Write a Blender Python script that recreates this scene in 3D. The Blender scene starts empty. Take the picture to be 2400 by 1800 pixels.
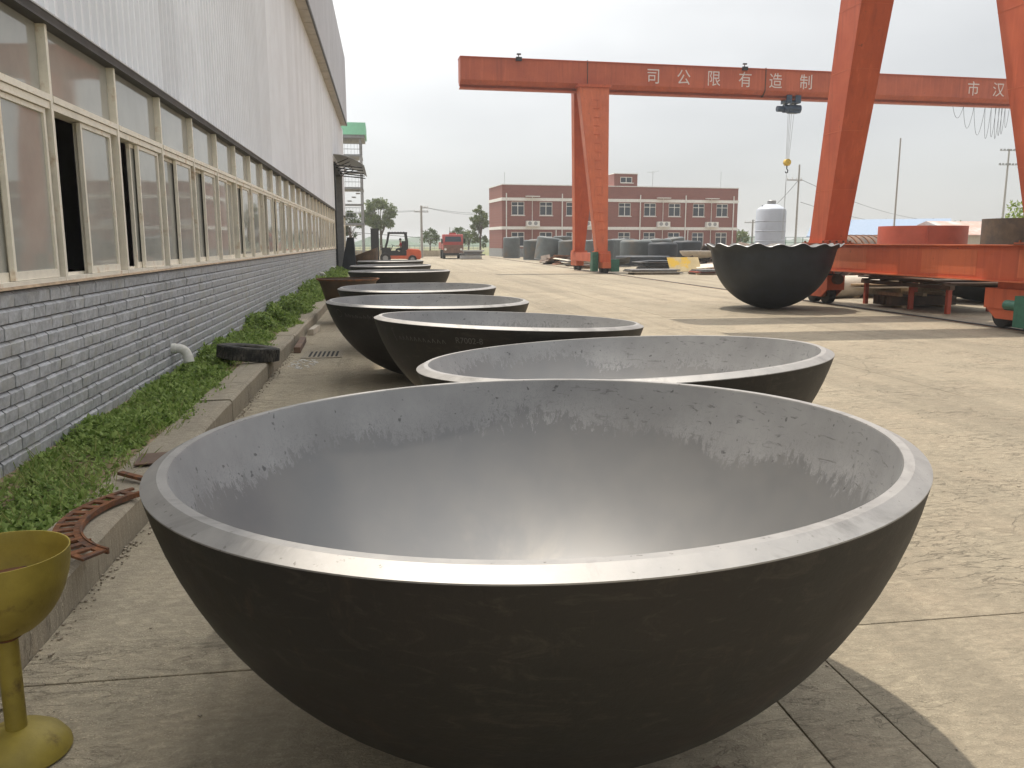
import bpy, math, random
import numpy as np
from mathutils import Vector, Matrix
random.seed(7)
rng = np.random.default_rng(7)
S = bpy.context.scene
COL = S.collection
R = math.radians

# ------------------------------------------------------------------ camera
cam = bpy.data.cameras.new('camera')
cam.sensor_width = 36.0
cam.lens = 36.0 * 1947 / 2400
cam.clip_start = 0.05
cam.clip_end = 6000
camo = bpy.data.objects.new('camera', cam)
COL.objects.link(camo)
camo.location = (0, 0, 1.70)
camo.rotation_euler = (R(90 - 9.664), 0, R(-8.64))
S.camera = camo

# ------------------------------------------------------------------ sky and sun
SUN_DIR = Vector((-0.155, 0.30, 1.0)).normalized()
SUN_EL = math.asin(SUN_DIR.z)
W = bpy.data.worlds.new('World')
S.world = W
W.use_nodes = True
nt = W.node_tree
nt.nodes.clear()
wo = nt.nodes.new('ShaderNodeOutputWorld')
bg = nt.nodes.new('ShaderNodeBackground')
sky = nt.nodes.new('ShaderNodeTexSky')
sky.sky_type = 'NISHITA'
sky.sun_disc = False
sky.sun_elevation = SUN_EL
sky.sun_rotation = math.atan2(SUN_DIR.x, SUN_DIR.y)
sky.altitude = 20
sky.air_density = 1.0
sky.dust_density = 1.2
sky.ozone_density = 1.0
# a thin milky cloud sheet lies over the clear sky: near-white, brighter towards the sun, with soft grey drifts
hsv = nt.nodes.new('ShaderNodeHueSaturation')
hsv.inputs['Saturation'].default_value = 0.25
hsv.inputs['Value'].default_value = 0.56
tc = nt.nodes.new('ShaderNodeTexCoord')
mp = nt.nodes.new('ShaderNodeMapping')
mp.inputs['Scale'].default_value = (1.2, 1.2, 3.2)
mp.inputs['Location'].default_value = (3.1, 0.4, 0.0)
ns = nt.nodes.new('ShaderNodeTexNoise')
ns.inputs['Scale'].default_value = 1.6
ns.inputs['Detail'].default_value = 6
ns.inputs['Roughness'].default_value = 0.5
dot = nt.nodes.new('ShaderNodeVectorMath'); dot.operation = 'DOT_PRODUCT'; dot.inputs[1].default_value = SUN_DIR
def wmap(a, b, c, d):
    x = nt.nodes.new('ShaderNodeMapRange')
    for k, v in (('From Min', a), ('From Max', b), ('To Min', c), ('To Max', d)): x.inputs[k].default_value = v
    return x
glow = wmap(.30, .97, 1.75, 12.5)
drift = wmap(.36, .66, .76, 1.16)
cl = nt.nodes.new('ShaderNodeMath'); cl.operation = 'MULTIPLY'
tint = nt.nodes.new('ShaderNodeVectorMath'); tint.operation = 'SCALE'; tint.inputs[0].default_value = (1.0, 0.99, 0.955)
add = nt.nodes.new('ShaderNodeVectorMath'); add.operation = 'ADD'
L_ = nt.links.new
L_(sky.outputs[0], hsv.inputs['Color'])
L_(tc.outputs['Generated'], mp.inputs['Vector']); L_(mp.outputs[0], ns.inputs['Vector']); L_(ns.outputs['Fac'], drift.inputs['Value'])
L_(tc.outputs['Generated'], dot.inputs[0]); L_(dot.outputs['Value'], glow.inputs['Value'])
L_(glow.outputs[0], cl.inputs[0]); L_(drift.outputs[0], cl.inputs[1]); L_(cl.outputs[0], tint.inputs['Scale'])
L_(hsv.outputs[0], add.inputs[0]); L_(tint.outputs[0], add.inputs[1])
L_(add.outputs[0], bg.inputs['Color'])
bg.inputs['Strength'].default_value = 0.10
L_(bg.outputs[0], wo.inputs['Surface'])

sl = bpy.data.lights.new('sun', 'SUN')
sl.energy = 2.65
sl.angle = R(0.9)
sl.color = (1.0, 0.91, 0.78)
so = bpy.data.objects.new('sun', sl)
COL.objects.link(so)
so.rotation_euler = SUN_DIR.to_track_quat('Z', 'Y').to_euler()

S.view_settings.view_transform = 'Standard'
S.view_settings.look = 'None'
S.view_settings.exposure = 0.60
S.view_settings.gamma = 1.0
S.view_settings.use_curve_mapping = False
S.cycles.max_bounces = 8
S.cycles.diffuse_bounces = 4
S.cycles.glossy_bounces = 4
S.cycles.transparent_max_bounces = 12
S.cycles.sample_clamp_indirect = 6.0
S.cycles.caustics_reflective = False
S.cycles.caustics_refractive = False

# ------------------------------------------------------------------ helpers
def tag(o, label=None, cat=None, group=None, kind=None):
    if label: o['label'] = label
    if cat: o['category'] = cat
    if group: o['group'] = group
    if kind: o['kind'] = kind
    return o

def thing(name, label, cat, loc=(0, 0, 0), rz=0.0, group=None, rot=None):
    o = bpy.data.objects.new(name, None)
    COL.objects.link(o)
    o.empty_display_size = 0.2
    o.location = loc
    o.rotation_euler = rot if rot else (0, 0, rz)
    return tag(o, label, cat, group)

def link(name, mesh, parent=None, loc=None, rot=None):
    o = bpy.data.objects.new(name, mesh)
    COL.objects.link(o)
    if parent: o.parent = parent
    if loc is not None: o.location = loc
    if rot is not None: o.rotation_euler = rot
    return o

class MB:
    def __init__(self):
        self.v = []; self.f = []
    def add(self, vs, fs, M=None):
        n = len(self.v)
        for p in vs:
            p = Vector(p)
            self.v.append(tuple(M @ p) if M is not None else tuple(p))
        self.f += [tuple(i + n for i in f) for f in fs]
        return self
    def box(self, x0, x1, y0, y1, z0, z1, M=None):
        return self.add([(x0,y0,z0),(x1,y0,z0),(x1,y1,z0),(x0,y1,z0),(x0,y0,z1),(x1,y0,z1),(x1,y1,z1),(x0,y1,z1)],
            [(0,3,2,1),(4,5,6,7),(0,1,5,4),(1,2,6,5),(2,3,7,6),(3,0,4,7)], M)
    def hexa(self, bot, top, M=None):      # two quads, bottom and top, counter-clockwise from above
        return self.add(list(bot) + list(top), [(0,3,2,1),(4,5,6,7),(0,1,5,4),(1,2,6,5),(2,3,7,6),(3,0,4,7)], M)
    def cyl(self, p0, p1, r0, r1=None, n=12, caps=True, M=None):
        r1 = r0 if r1 is None else r1
        p0, p1 = Vector(p0), Vector(p1)
        d = (p1 - p0).normalized()
        a = d.orthogonal().normalized(); b = d.cross(a)
        vs = []
        for p, r in ((p0, r0), (p1, r1)):
            for i in range(n):
                t = 2 * math.pi * i / n
                vs.append(p + (a * math.cos(t) + b * math.sin(t)) * r)
        fs = [(i, (i + 1) % n, n + (i + 1) % n, n + i) for i in range(n)]
        if caps:
            fs += [tuple(range(n - 1, -1, -1)), tuple(range(n, 2 * n))]
        return self.add(vs, fs, M)
    def tube(self, pts, r, n=6, M=None):
        pts = [Vector(p) for p in pts]
        vs = []; fs = []
        rr = r if isinstance(r, (list, tuple)) else [r] * len(pts)
        up = None
        for k, p in enumerate(pts):
            d = (pts[min(k + 1, len(pts) - 1)] - pts[max(k - 1, 0)]).normalized()
            if up is None: up = d.orthogonal().normalized()
            a = (up - d * up.dot(d))
            a = a.normalized() if a.length > 1e-6 else d.orthogonal().normalized()
            up = a; b = d.cross(a)
            for i in range(n):
                t = 2 * math.pi * i / n
                vs.append(p + (a * math.cos(t) + b * math.sin(t)) * rr[k])
        for k in range(len(pts) - 1):
            for i in range(n):
                fs.append((k*n + i, k*n + (i+1) % n, (k+1)*n + (i+1) % n, (k+1)*n + i))
        fs += [tuple(range(n - 1, -1, -1)), tuple(range((len(pts)-1)*n, len(pts)*n))]
        return self.add(vs, fs, M)
    def lathe(self, prof, n=48, M=None, closed=False, wob=None):
        vs = []; fs = []; m = len(prof)
        for i in range(n):
            t = 2 * math.pi * i / n
            for j, (r, z) in enumerate(prof):
                if wob: r, z = wob(t, j, r, z)
                vs.append((r * math.cos(t), r * math.sin(t), z))
        segs = m if closed else m - 1
        for i in range(n):
            i2 = (i + 1) % n
            for j in range(segs):
                j2 = (j + 1) % m
                q = [i*m + j, i2*m + j, i2*m + j2, i*m + j2]
                r0, r1 = prof[j][0], prof[j2][0]
                if r0 < 1e-6: q = [i*m + j, i2*m + j2, i*m + j2]
                elif r1 < 1e-6: q = [i*m + j, i2*m + j, i*m + j2]
                fs.append(tuple(q))
        return self.add(vs, fs, M)
    def prism(self, poly, a0, a1, axis='z', M=None):
        n = len(poly)
        def P(u, w, a):
            return {'z': (u, w, a), 'y': (u, a, w), 'x': (a, u, w)}[axis]
        vs = [P(u, w, a0) for u, w in poly] + [P(u, w, a1) for u, w in poly]
        fs = [tuple(range(n - 1, -1, -1)), tuple(range(n, 2 * n))]
        fs += [(i, (i + 1) % n, n + (i + 1) % n, n + i) for i in range(n)]
        return self.add(vs, fs, M)
    def mesh(self, name, mat, smooth=False, angle=35):
        me = bpy.data.meshes.new(name)
        me.from_pydata(self.v, [], self.f)
        me.update()
        if mat: me.materials.append(mat)
        if smooth:
            me.shade_smooth()
            me.set_sharp_from_angle(angle=R(angle))
        return me
    def build(self, name, mat, parent=None, smooth=False, loc=None, rot=None, bevel=0.0, angle=35):
        import bmesh
        me = self.mesh(name, mat, smooth, angle)
        bm = bmesh.new(); bm.from_mesh(me)
        bmesh.ops.recalc_face_normals(bm, faces=bm.faces)
        bm.to_mesh(me); bm.free()
        o = link(name, me, parent, loc, rot)
        if bevel:
            b = o.modifiers.new('bevel', 'BEVEL'); b.width = bevel; b.segments = 2; b.limit_method = 'ANGLE'
            b.harden_normals = False
        return o

def copy_tree(o, parent=None):
    c = o.copy(); COL.objects.link(c); c.parent = parent
    for ch in list(o.children): copy_tree(ch, c)
    return c

def Rz(a): return Matrix.Rotation(a, 4, 'Z')
def Ry(a): return Matrix.Rotation(a, 4, 'Y')
def Rx(a): return Matrix.Rotation(a, 4, 'X')
def T(x, y, z): return Matrix.Translation((x, y, z))

# ------------------------------------------------------------------ materials
MATS = {}
class NT:
    """tiny wrapper for node graphs"""
    def __init__(self, name):
        self.m = bpy.data.materials.new(name); self.m.use_nodes = True
        self.t = self.m.node_tree; self.t.nodes.clear()
        self.out = self.n('ShaderNodeOutputMaterial')
        self.b = self.n('ShaderNodeBsdfPrincipled')
        self.l(self.b.outputs[0], self.out.inputs['Surface'])
    def n(self, typ, **kw):
        x = self.t.nodes.new(typ)
        for k, v in kw.items(): setattr(x, k, v)
        return x
    def l(self, a, b): self.t.links.new(a, b)
    def s(self, node, i, v):
        if isinstance(v, bpy.types.NodeSocket): self.l(v, node.inputs[i])
        else: node.inputs[i].default_value = v
    def noise(self, vec, scale, detail=4, rough=.55, dist=0.0):
        x = self.n('ShaderNodeTexNoise')
        self.s(x, 'Vector', vec); self.s(x, 'Scale', scale); self.s(x, 'Detail', detail); self.s(x, 'Roughness', rough); self.s(x, 'Distortion', dist)
        return x.outputs['Fac']
    def rng(self, v, a, b, c=0.0, d=1.0):
        x = self.n('ShaderNodeMapRange'); self.s(x, 'Value', v)
        self.s(x, 'From Min', a); self.s(x, 'From Max', b); self.s(x, 'To Min', c); self.s(x, 'To Max', d)
        return x.outputs[0]
    def mix(self, f, a, b, mode='MIX'):
        x = self.n('ShaderNodeMix', data_type='RGBA', blend_type=mode)
        self.s(x, 0, f)
        for i, c in ((6, a), (7, b)):
            if isinstance(c, bpy.types.NodeSocket): self.l(c, x.inputs[i])
            else: x.inputs[i].default_value = (*c[:3], 1)
        return x.outputs[2]
    def math(self, op, a, b=0.0, c=None):
        x = self.n('ShaderNodeMath', operation=op); self.s(x, 0, a); self.s(x, 1, b)
        if c is not None: self.s(x, 2, c)
        return x.outputs[0]
    def vmath(self, op, a, b):
        x = self.n('ShaderNodeVectorMath', operation=op); self.s(x, 0, a); self.s(x, 1, b)
        return x.outputs[0]
    def bump(self, h, strength, dist=.01):
        x = self.n('ShaderNodeBump'); self.s(x, 'Height', h); self.s(x, 'Strength', strength); self.s(x, 'Distance', dist)
        self.l(x.outputs[0], self.b.inputs['Normal'])
    def obj(self):       # object coordinates shifted at random from object to object
        c = self.n('ShaderNodeTexCoord'); i = self.n('ShaderNodeObjectInfo')
        k = self.n('ShaderNodeVectorMath', operation='SCALE'); k.inputs[0].default_value = (37.0, 91.0, 53.0)
        self.l(i.outputs['Random'], k.inputs['Scale'])
        return self.vmath('ADD', c.outputs['Object'], k.outputs[0])
    def pos(self):
        return self.n('ShaderNodeNewGeometry').outputs['Position']
    def rand(self): return self.n('ShaderNodeObjectInfo').outputs['Random']
    def island(self): return self.n('ShaderNodeNewGeometry').outputs['Random Per Island']

def M(name, col, rough=.6, metal=0.0, var=.18, scale=6.0, bump=.15, bscale=60.0, col2=None, c2=(.5, .68), c2scale=2.5, obvar=0.0, world=False, spec=.5):
    if name in MATS: return MATS[name]
    g = NT(name)
    v = g.pos() if world else g.obj()
    n1 = g.noise(v, scale, 5, .6)
    f = g.rng(n1, .3, .7, 1 - var, 1 + var)
    c = g.mix(1.0, (*col, 1), (1, 1, 1, 1), 'MULTIPLY')
    sc = g.n('ShaderNodeVectorMath', operation='SCALE'); sc.inputs[0].default_value = col; g.l(f, sc.inputs['Scale'])
    c = sc.outputs[0]
    if obvar:
        k = g.rng(g.rand(), 0, 1, 1 - obvar, 1 + obvar)
        s2 = g.n('ShaderNodeVectorMath', operation='SCALE'); g.l(c, s2.inputs[0]); g.l(k, s2.inputs['Scale']); c = s2.outputs[0]
    rr = rough
    if col2:
        n2 = g.noise(v, c2scale, 8, .65)
        k = g.rng(n2, c2[0], c2[1])
        c = g.mix(k, c, col2)
        rr = g.rng(k, 0, 1, rough, max(rough, .8))
    g.l(c, g.b.inputs['Base Color'])
    g.s(g.b, 'Roughness', rr); g.s(g.b, 'Metallic', metal); g.s(g.b, 'Specular IOR Level', spec)
    if bump:
        g.bump(g.noise(v, bscale, 6, .65), bump, .01)
    MATS[name] = g.m
    return g.m

def concrete(name, tone, warm, speck=1.0):
    g = NT(name)
    p = g.pos()
    big = g.noise(p, .22, 5, .6)
    med = g.noise(p, 1.3, 6, .65, .4)
    mp_ = g.n('ShaderNodeMapping'); g.l(p, mp_.inputs[0]); mp_.inputs['Scale'].default_value = (9, 17, 1); mp_.inputs['Rotation'].default_value = (0, 0, .25)
    flake = g.noise(mp_.outputs[0], 1.6, 6, .7, .6)
    fine = g.noise(p, 55, 5, .7)
    c = g.mix(g.rng(big, .35, .65), tuple(t * .86 for t in tone), tone)
    c = g.mix(g.rng(med, .42, .7, 0, .5), c, warm)
    c = g.mix(g.rng(flake, .50, .66, 0, .7), c, tuple(min(1, t * 1.36) for t in tone))
    c = g.mix(g.rng(flake, .46, .30, 0, .65), c, tuple(t * .58 for t in tone))
    wisp = g.n('ShaderNodeMapping'); g.l(p, wisp.inputs[0]); wisp.inputs['Scale'].default_value = (2.2, 6.5, 1); wisp.inputs['Rotation'].default_value = (0, 0, -.35)
    wn = g.noise(wisp.outputs[0], 1.0, 7, .68, .9)
    c = g.mix(g.rng(wn, .47, .33, 0, .5), c, tuple(t * .66 for t in tone))
    c = g.mix(g.rng(wn, .56, .68, 0, .4), c, tuple(min(1, t * 1.22) for t in warm))
    c = g.mix(g.rng(fine, .62, .74, 0, .55 * speck), c, tuple(min(1, t * 1.55) for t in tone))
    c = g.mix(g.rng(fine, .38, .28, 0, .5), c, tuple(t * .5 for t in tone))
    fl = g.n('ShaderNodeTexVoronoi', voronoi_dimensions='2D'); fm = g.n('ShaderNodeMapping'); g.l(p, fm.inputs[0]); fm.inputs['Scale'].default_value = (13, 24, 1); fm.inputs['Rotation'].default_value = (0, 0, .3)
    fw_ = g.n('ShaderNodeVectorMath', operation='SCALE'); fz = g.n('ShaderNodeTexNoise'); g.l(p, fz.inputs['Vector']); fz.inputs['Scale'].default_value = 9; g.l(fz.outputs['Color'], fw_.inputs[0]); fw_.inputs['Scale'].default_value = 1.6
    g.l(g.vmath('ADD', fm.outputs[0], fw_.outputs[0]), fl.inputs['Vector'])
    fsep = g.n('ShaderNodeSeparateColor'); g.l(fl.outputs['Color'], fsep.inputs[0])
    chip = g.math('MULTIPLY', g.math('MULTIPLY', g.rng(fl.outputs['Distance'], .36, .20), g.rng(fsep.outputs[0], .70, .80)), g.rng(g.noise(p, .8, 3, .5), .40, .55))
    c = g.mix(g.math('MULTIPLY', chip, .75), c, tuple(min(1, t * 1.75) for t in tone))
    peb = g.noise(p, 130, 2, .5)
    c = g.mix(g.rng(peb, .60, .70, 0, .5), c, tuple(min(1, t * 1.5) for t in tone))
    c = g.mix(g.rng(peb, .40, .30, 0, .5), c, tuple(t * .55 for t in tone))
    ln = g.n('ShaderNodeMapping'); g.l(p, ln.inputs[0]); ln.inputs['Scale'].default_value = (3.0, 8.5, 1); ln.inputs['Rotation'].default_value = (0, 0, .2)
    lnn = g.noise(ln.outputs[0], 1.0, 5, .6, .5)
    hair = g.math('MULTIPLY', g.rng(g.math('ABSOLUTE', g.math('SUBTRACT', lnn, .5), 0), .014, .003), g.rng(g.noise(p, 1.1, 3, .5), .44, .62))
    c = g.mix(g.math('MULTIPLY', hair, .38), c, tuple(t * .45 for t in tone))
    stain = g.noise(p, .55, 6, .7, .8)
    c = g.mix(g.rng(stain, .60, .74, 0, .45), c, tuple(t * .45 for t in tone))
    # thin meandering cracks
    vo = g.n('ShaderNodeTexVoronoi', feature='DISTANCE_TO_EDGE')
    wp = g.n('ShaderNodeVectorMath', operation='SCALE'); nz = g.n('ShaderNodeTexNoise'); g.l(p, nz.inputs['Vector']); nz.inputs['Scale'].default_value = 1.4; nz.inputs['Detail'].default_value = 6
    g.l(nz.outputs['Color'], wp.inputs[0]); wp.inputs['Scale'].default_value = 1.3
    g.l(g.vmath('ADD', p, wp.outputs[0]), vo.inputs['Vector']); vo.inputs['Scale'].default_value = .28
    crack = g.math('MULTIPLY', g.rng(vo.outputs['Distance'], .003, .0008), g.rng(big, .50, .56))
    c = g.mix(g.math('MULTIPLY', crack, .45), c, tuple(t * .4 for t in tone))
    trk = g.n('ShaderNodeMapping'); g.l(p, trk.inputs[0]); trk.inputs['Scale'].default_value = (1.5, .07, 1); trk.inputs['Rotation'].default_value = (0, 0, .12)
    tn = g.noise(trk.outputs[0], 1.0, 5, .6, .5)
    c = g.mix(g.rng(tn, .48, .62, 0, .42), c, tuple(t * .55 for t in tone))
    oil = g.noise(p, .9, 4, .55, 1.2)
    c = g.mix(g.rng(oil, .69, .74, 0, .5), c, tuple(t * .3 for t in tone))
    k = g.rng(g.rand(), 0, 1, .93, 1.06)
    s2 = g.n('ShaderNodeVectorMath', operation='SCALE'); g.l(c, s2.inputs[0]); g.l(k, s2.inputs['Scale'])
    g.l(s2.outputs[0], g.b.inputs['Base Color'])
    g.s(g.b, 'Roughness', .85)
    h = g.math('ADD', g.math('MULTIPLY', fine, .5), flake)
    h = g.math('SUBTRACT', h, g.math('MULTIPLY', crack, 1.0))
    h = g.math('ADD', h, g.math('MULTIPLY', chip, .5)); h = g.math('SUBTRACT', h, g.math('MULTIPLY', hair, .8))
    g.bump(h, .8, .014)
    MATS[name] = g.m
    return g.m

m_conc = concrete('concrete_yard', (.302, .260, .190), (.325, .262, .188))
m_apron = concrete('concrete_apron', (.42, .365, .268), (.43, .355, .25), .6)  # paler than the yard concrete: colour raised to offset the hall's shade
m_kerb = concrete('concrete_kerb', (.42, .37, .285), (.44, .36, .265), .7)
m_joint = M('joint_dirt', (.20, .165, .12), .95)
m_soil = M('soil', (.27, .20, .125), .95, var=.35, scale=9, bump=.6, bscale=40, world=True)
m_field = M('field', (.16, .17, .07), .95, var=.3, scale=.15, bump=0, col2=(.25, .21, .12), c2scale=.05, world=True)
m_brick = M('grey_split_brick', (.43, .437, .456), .85, var=.24, scale=22, bump=.45, bscale=55, obvar=.12, col2=(.41, .40, .36), c2=(.5, .75), c2scale=3)
m_mortar = M('mortar', (.24, .23, .21), .95, var=.2, scale=20, bump=.4, world=True)
m_frame = M('aged_cream_frame', (.88, .82, .70), .55, var=.12, scale=5, bump=.05, col2=(.45, .27, .13), c2=(.56, .78), c2scale=5)
m_ledge = M('dusty_ledge', (.46, .34, .23), .9, var=.3, scale=9, bump=.3, world=True)
m_flash = M('dark_flashing', (.055, .05, .047), .6, var=.3, scale=4, bump=.05)
m_flashlip = M('pale_flashing_lip', (.5, .5, .5), .6)
m_siding = M('pale_siding', (.87, .89, .94), .5, var=.04, scale=1.2, bump=.03, obvar=.06, col2=(.80, .81, .85), c2=(.5, .8), c2scale=.8)
m_fascia = M('grey_siding', (.62, .63, .68), .5, var=.06, scale=1.0, bump=.03, obvar=.04)
m_soffit = M('soffit', (.42, .38, .33), .8, var=.15, scale=3, bump=.05)
m_dark = M('dark_interior', (.02, .02, .02), .9, bump=0)
m_white = M('white_paint', (.78, .77, .74), .5, var=.08, scale=4, bump=.03)
m_pvc = M('white_pvc', (.74, .73, .68), .35, var=.12, scale=8, bump=.02, col2=(.4, .38, .3), c2=(.58, .8), c2scale=4)
def paint(name, col, dark, rust=(.16, .06, .035), rough=.55):
    g = NT(name); v = g.obj()
    n1 = g.noise(v, .9, 5, .6)
    c = g.mix(g.rng(n1, .35, .68), col, dark)
    st_ = g.n('ShaderNodeMapping'); g.l(v, st_.inputs[0]); st_.inputs['Scale'].default_value = (6, 6, .35)
    sn = g.noise(st_.outputs[0], 1.0, 5, .65, .2)
    c = g.mix(g.rng(sn, .54, .70, 0, .45), c, tuple(t * .6 for t in dark))
    c = g.mix(g.rng(sn, .44, .32, 0, .30), c, tuple(min(1, t * 1.35 + .03) for t in col))
    ch = g.noise(v, 5.5, 7, .72)
    c = g.mix(g.rng(ch, .64, .70, 0, .8), c, rust)
    g.l(c, g.b.inputs['Base Color']); g.s(g.b, 'Roughness', g.rng(n1, .3, .7, rough - .08, rough + .12))
    g.bump(g.math('ADD', g.noise(v, 2.2, 3, .5), g.math('MULTIPLY', g.noise(v, 22, 5, .6), .2)), .18, .02)
    MATS[name] = g.m
    return g.m
m_red = paint('crane_red', (.54, .108, .038), (.44, .085, .036))
m_redpale = paint('crane_red_faded', (.58, .14, .052), (.49, .112, .046))
m_redbeam = paint('girder_red', (.49, .112, .050), (.40, .090, .046))
m_white_letter = M('letter_white', (.66, .60, .58), .7, var=.1, bump=0)
m_blue = M('hoist_blue', (.03, .055, .10), .45, var=.25, scale=6, bump=.05)
m_yellow = M('hook_yellow', (.62, .42, .06), .5, var=.2, scale=8)
m_steel = M('grey_steel', (.30, .31, .32), .5, metal=.4, var=.15, scale=5)
m_galv = M('galvanised', (.42, .43, .44), .45, metal=.5, var=.12, scale=6)
m_green = M('machine_green', (.03, .13, .085), .5, var=.25, scale=8)
m_black = M('black_rubber', (.018, .018, .019), .75, var=.3, scale=14, bump=.2)
m_tyre = M('old_tyre', (.034, .033, .032), .85, var=.3, scale=18, bump=.5, bscale=70, col2=(.13, .12, .10), c2=(.46, .68), c2scale=7)
m_rust = M('rust', (.21, .085, .035), .9, var=.4, scale=20, bump=.5, bscale=90, col2=(.10, .06, .045), c2=(.45, .62), c2scale=9)
m_rustplate = M('rusty_plate', (.20, .125, .085), .8, var=.3, scale=2.2, bump=.3, bscale=30, col2=(.10, .085, .078), c2=(.42, .64), c2scale=1.4, obvar=.25)
m_greyplate = M('grey_plate', (.17, .175, .18), .6, metal=.3, var=.25, scale=2.2, bump=.15, bscale=30, col2=(.14, .10, .075), c2=(.5, .72), c2scale=1.5, obvar=.3)
m_paleplate = M('pale_plate', (.56, .50, .41), .7, var=.15, scale=3, bump=.1, obvar=.12)
m_yplate = M('yellowed_plate', (.50, .40, .22), .7, var=.15, scale=2, bump=.1, col2=(.62, .40, .05), c2=(.53, .62), c2scale=1.1)
m_head = M('grey_primer_head', (.085, .098, .10), .55, metal=.1, var=.25, scale=1.2, bump=.06, bscale=10, obvar=.35, col2=(.15, .115, .085), c2=(.52, .72), c2scale=.8)
m_darkhead = M('dark_blue_steel', (.026, .032, .041), .55, metal=.2, var=.3, scale=2.5, bump=.12, bscale=25, col2=(.045, .047, .05), c2=(.5, .72), c2scale=1.6)
m_brownsteel = M('brown_mill_scale', (.10, .065, .042), .7, var=.3, scale=3, bump=.15, col2=(.06, .045, .038), c2=(.45, .65), c2scale=2)
m_redpaint = M('red_oxide', (.44, .085, .05), .6, var=.15, scale=1.4, bump=.05, col2=(.33, .075, .05), c2=(.5, .72), c2scale=1.1)
m_olive = None
m_wood = M('wood', (.50, .38, .24), .8, var=.2, scale=12, bump=.2)
m_bark = M('bark', (.12, .09, .065), .9, var=.3, scale=10, bump=.3)
m_grit = M('grit_stone', (.33, .285, .22), .9, var=.4, scale=60, bump=0, world=True)
m_tile = M('far_roof_blue', (.22, .29, .40), .6, var=.08)
m_shedwall = M('shed_wall', (.52, .48, .41), .8, var=.08)
m_shedroof = M('shed_roof', (.46, .30, .25), .7, var=.1, col2=(.48, .47, .46), c2=(.45, .6), c2scale=.5)
m_tank = M('white_tank', (.46, .50, .57), .5, var=.1, scale=.8, bump=.03)
m_greenroof = M('green_sheet', (.30, .66, .46), .5, var=.05)
m_truckred = M('truck_red', (.38, .06, .055), .45, var=.2, scale=3)
m_truckbrown = M('truck_dirty', (.20, .11, .08), .7, var=.25, scale=4)
m_forkorange = M('forklift_orange', (.58, .11, .045), .45, var=.12, scale=3)
m_darkmetal = M('dark_metal', (.025, .027, .03), .5, metal=.3, var=.2, scale=6)
m_pole = M('pole_concrete', (.34, .33, .31), .8, var=.1)
m_wire = M('wire', (.06, .06, .06), .7, bump=0)
m_chalk = M('chalk', (.12, .117, .11), .9, bump=0)
m_hill = M('far_wood', (.10, .15, .10), .95, var=.3, scale=.05, bump=0, world=True)

def leaf_mat(name, c0, c1, trans=.25):
    g = NT(name)
    c = g.mix(g.island(), c0, c1)
    g.l(c, g.b.inputs['Base Color']); g.s(g.b, 'Roughness', .6); g.s(g.b, 'Specular IOR Level', .3)
    tr = g.n('ShaderNodeBsdfTranslucent'); g.l(c, tr.inputs['Color'])
    mx = g.n('ShaderNodeMixShader'); mx.inputs[0].default_value = trans
    g.l(g.b.outputs[0], mx.inputs[1]); g.l(tr.outputs[0], mx.inputs[2]); g.l(mx.outputs[0], g.out.inputs['Surface'])
    MATS[name] = g.m
    return g.m
m_weed = leaf_mat('weed_leaf', (.12, .20, .038), (.39, .50, .155), .42)
m_grass = leaf_mat('grass_blade', (.15, .24, .05), (.38, .38, .15), .3)
m_crown = leaf_mat('tree_leaf', (.05, .09, .025), (.13, .17, .055))
m_crown2 = leaf_mat('tree_leaf_pale', (.08, .13, .035), (.20, .23, .08))

# worn factory glass: dusty film over a dark hall, mirror-like at a grazing view
def glass_mat():
    g = NT('dusty_glass')
    v = g.obj()
    d = g.noise(v, 1.1, 5, .6)
    c = g.mix(g.rng(d, .3, .7), (.36, .36, .33), (.50, .49, .44))
    g.l(c, g.b.inputs['Base Color'])
    g.s(g.b, 'Roughness', g.rng(d, .3, .7, .02, .07)); g.s(g.b, 'Specular IOR Level', .55)
    g.s(g.b, 'Alpha', .93)
    mp_ = g.n('ShaderNodeTexNoise'); g.l(v, mp_.inputs['Vector']); mp_.inputs['Scale'].default_value = 1.3; mp_.inputs['Detail'].default_value = 1
    g.bump(mp_.outputs[0], .25, .008)
    return g.m
m_glass = glass_mat()
m_glassdark = M('window_glass', (.035, .045, .06), .08, var=.2, scale=2, bump=0)

# olive yellow paint, chipped and dirty
m_olive = M('olive_yellow_paint', (.34, .265, .045), .55, var=.28, scale=5, bump=.2, bscale=45, col2=(.13, .085, .032), c2=(.56, .70), c2scale=7)

def facade_mat():
    g = NT('red_facade_brick')
    v = g.n('ShaderNodeTexCoord').outputs['Object']
    br = g.n('ShaderNodeTexBrick')
    mp_ = g.n('ShaderNodeMapping'); g.l(v, mp_.inputs[0]); mp_.inputs['Rotation'].default_value = (R(90), 0, 0)
    g.l(mp_.outputs[0], br.inputs['Vector'])
    br.inputs['Color1'].default_value = (.26, .10, .082, 1); br.inputs['Color2'].default_value = (.22, .085, .072, 1); br.inputs['Mortar'].default_value = (.24, .11, .095, 1)
    br.inputs['Scale'].default_value = 1.0; br.inputs['Brick Width'].default_value = .45; br.inputs['Row Height'].default_value = .15; br.inputs['Mortar Size'].default_value = .012
    c = g.mix(g.rng(g.noise(v, .5, 5, .6), .3, .7, 0, .35), br.outputs['Color'], (.27, .12, .10))
    g.l(c, g.b.inputs['Base Color']); g.s(g.b, 'Roughness', .8)
    return g.m
m_facade = facade_mat()

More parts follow.
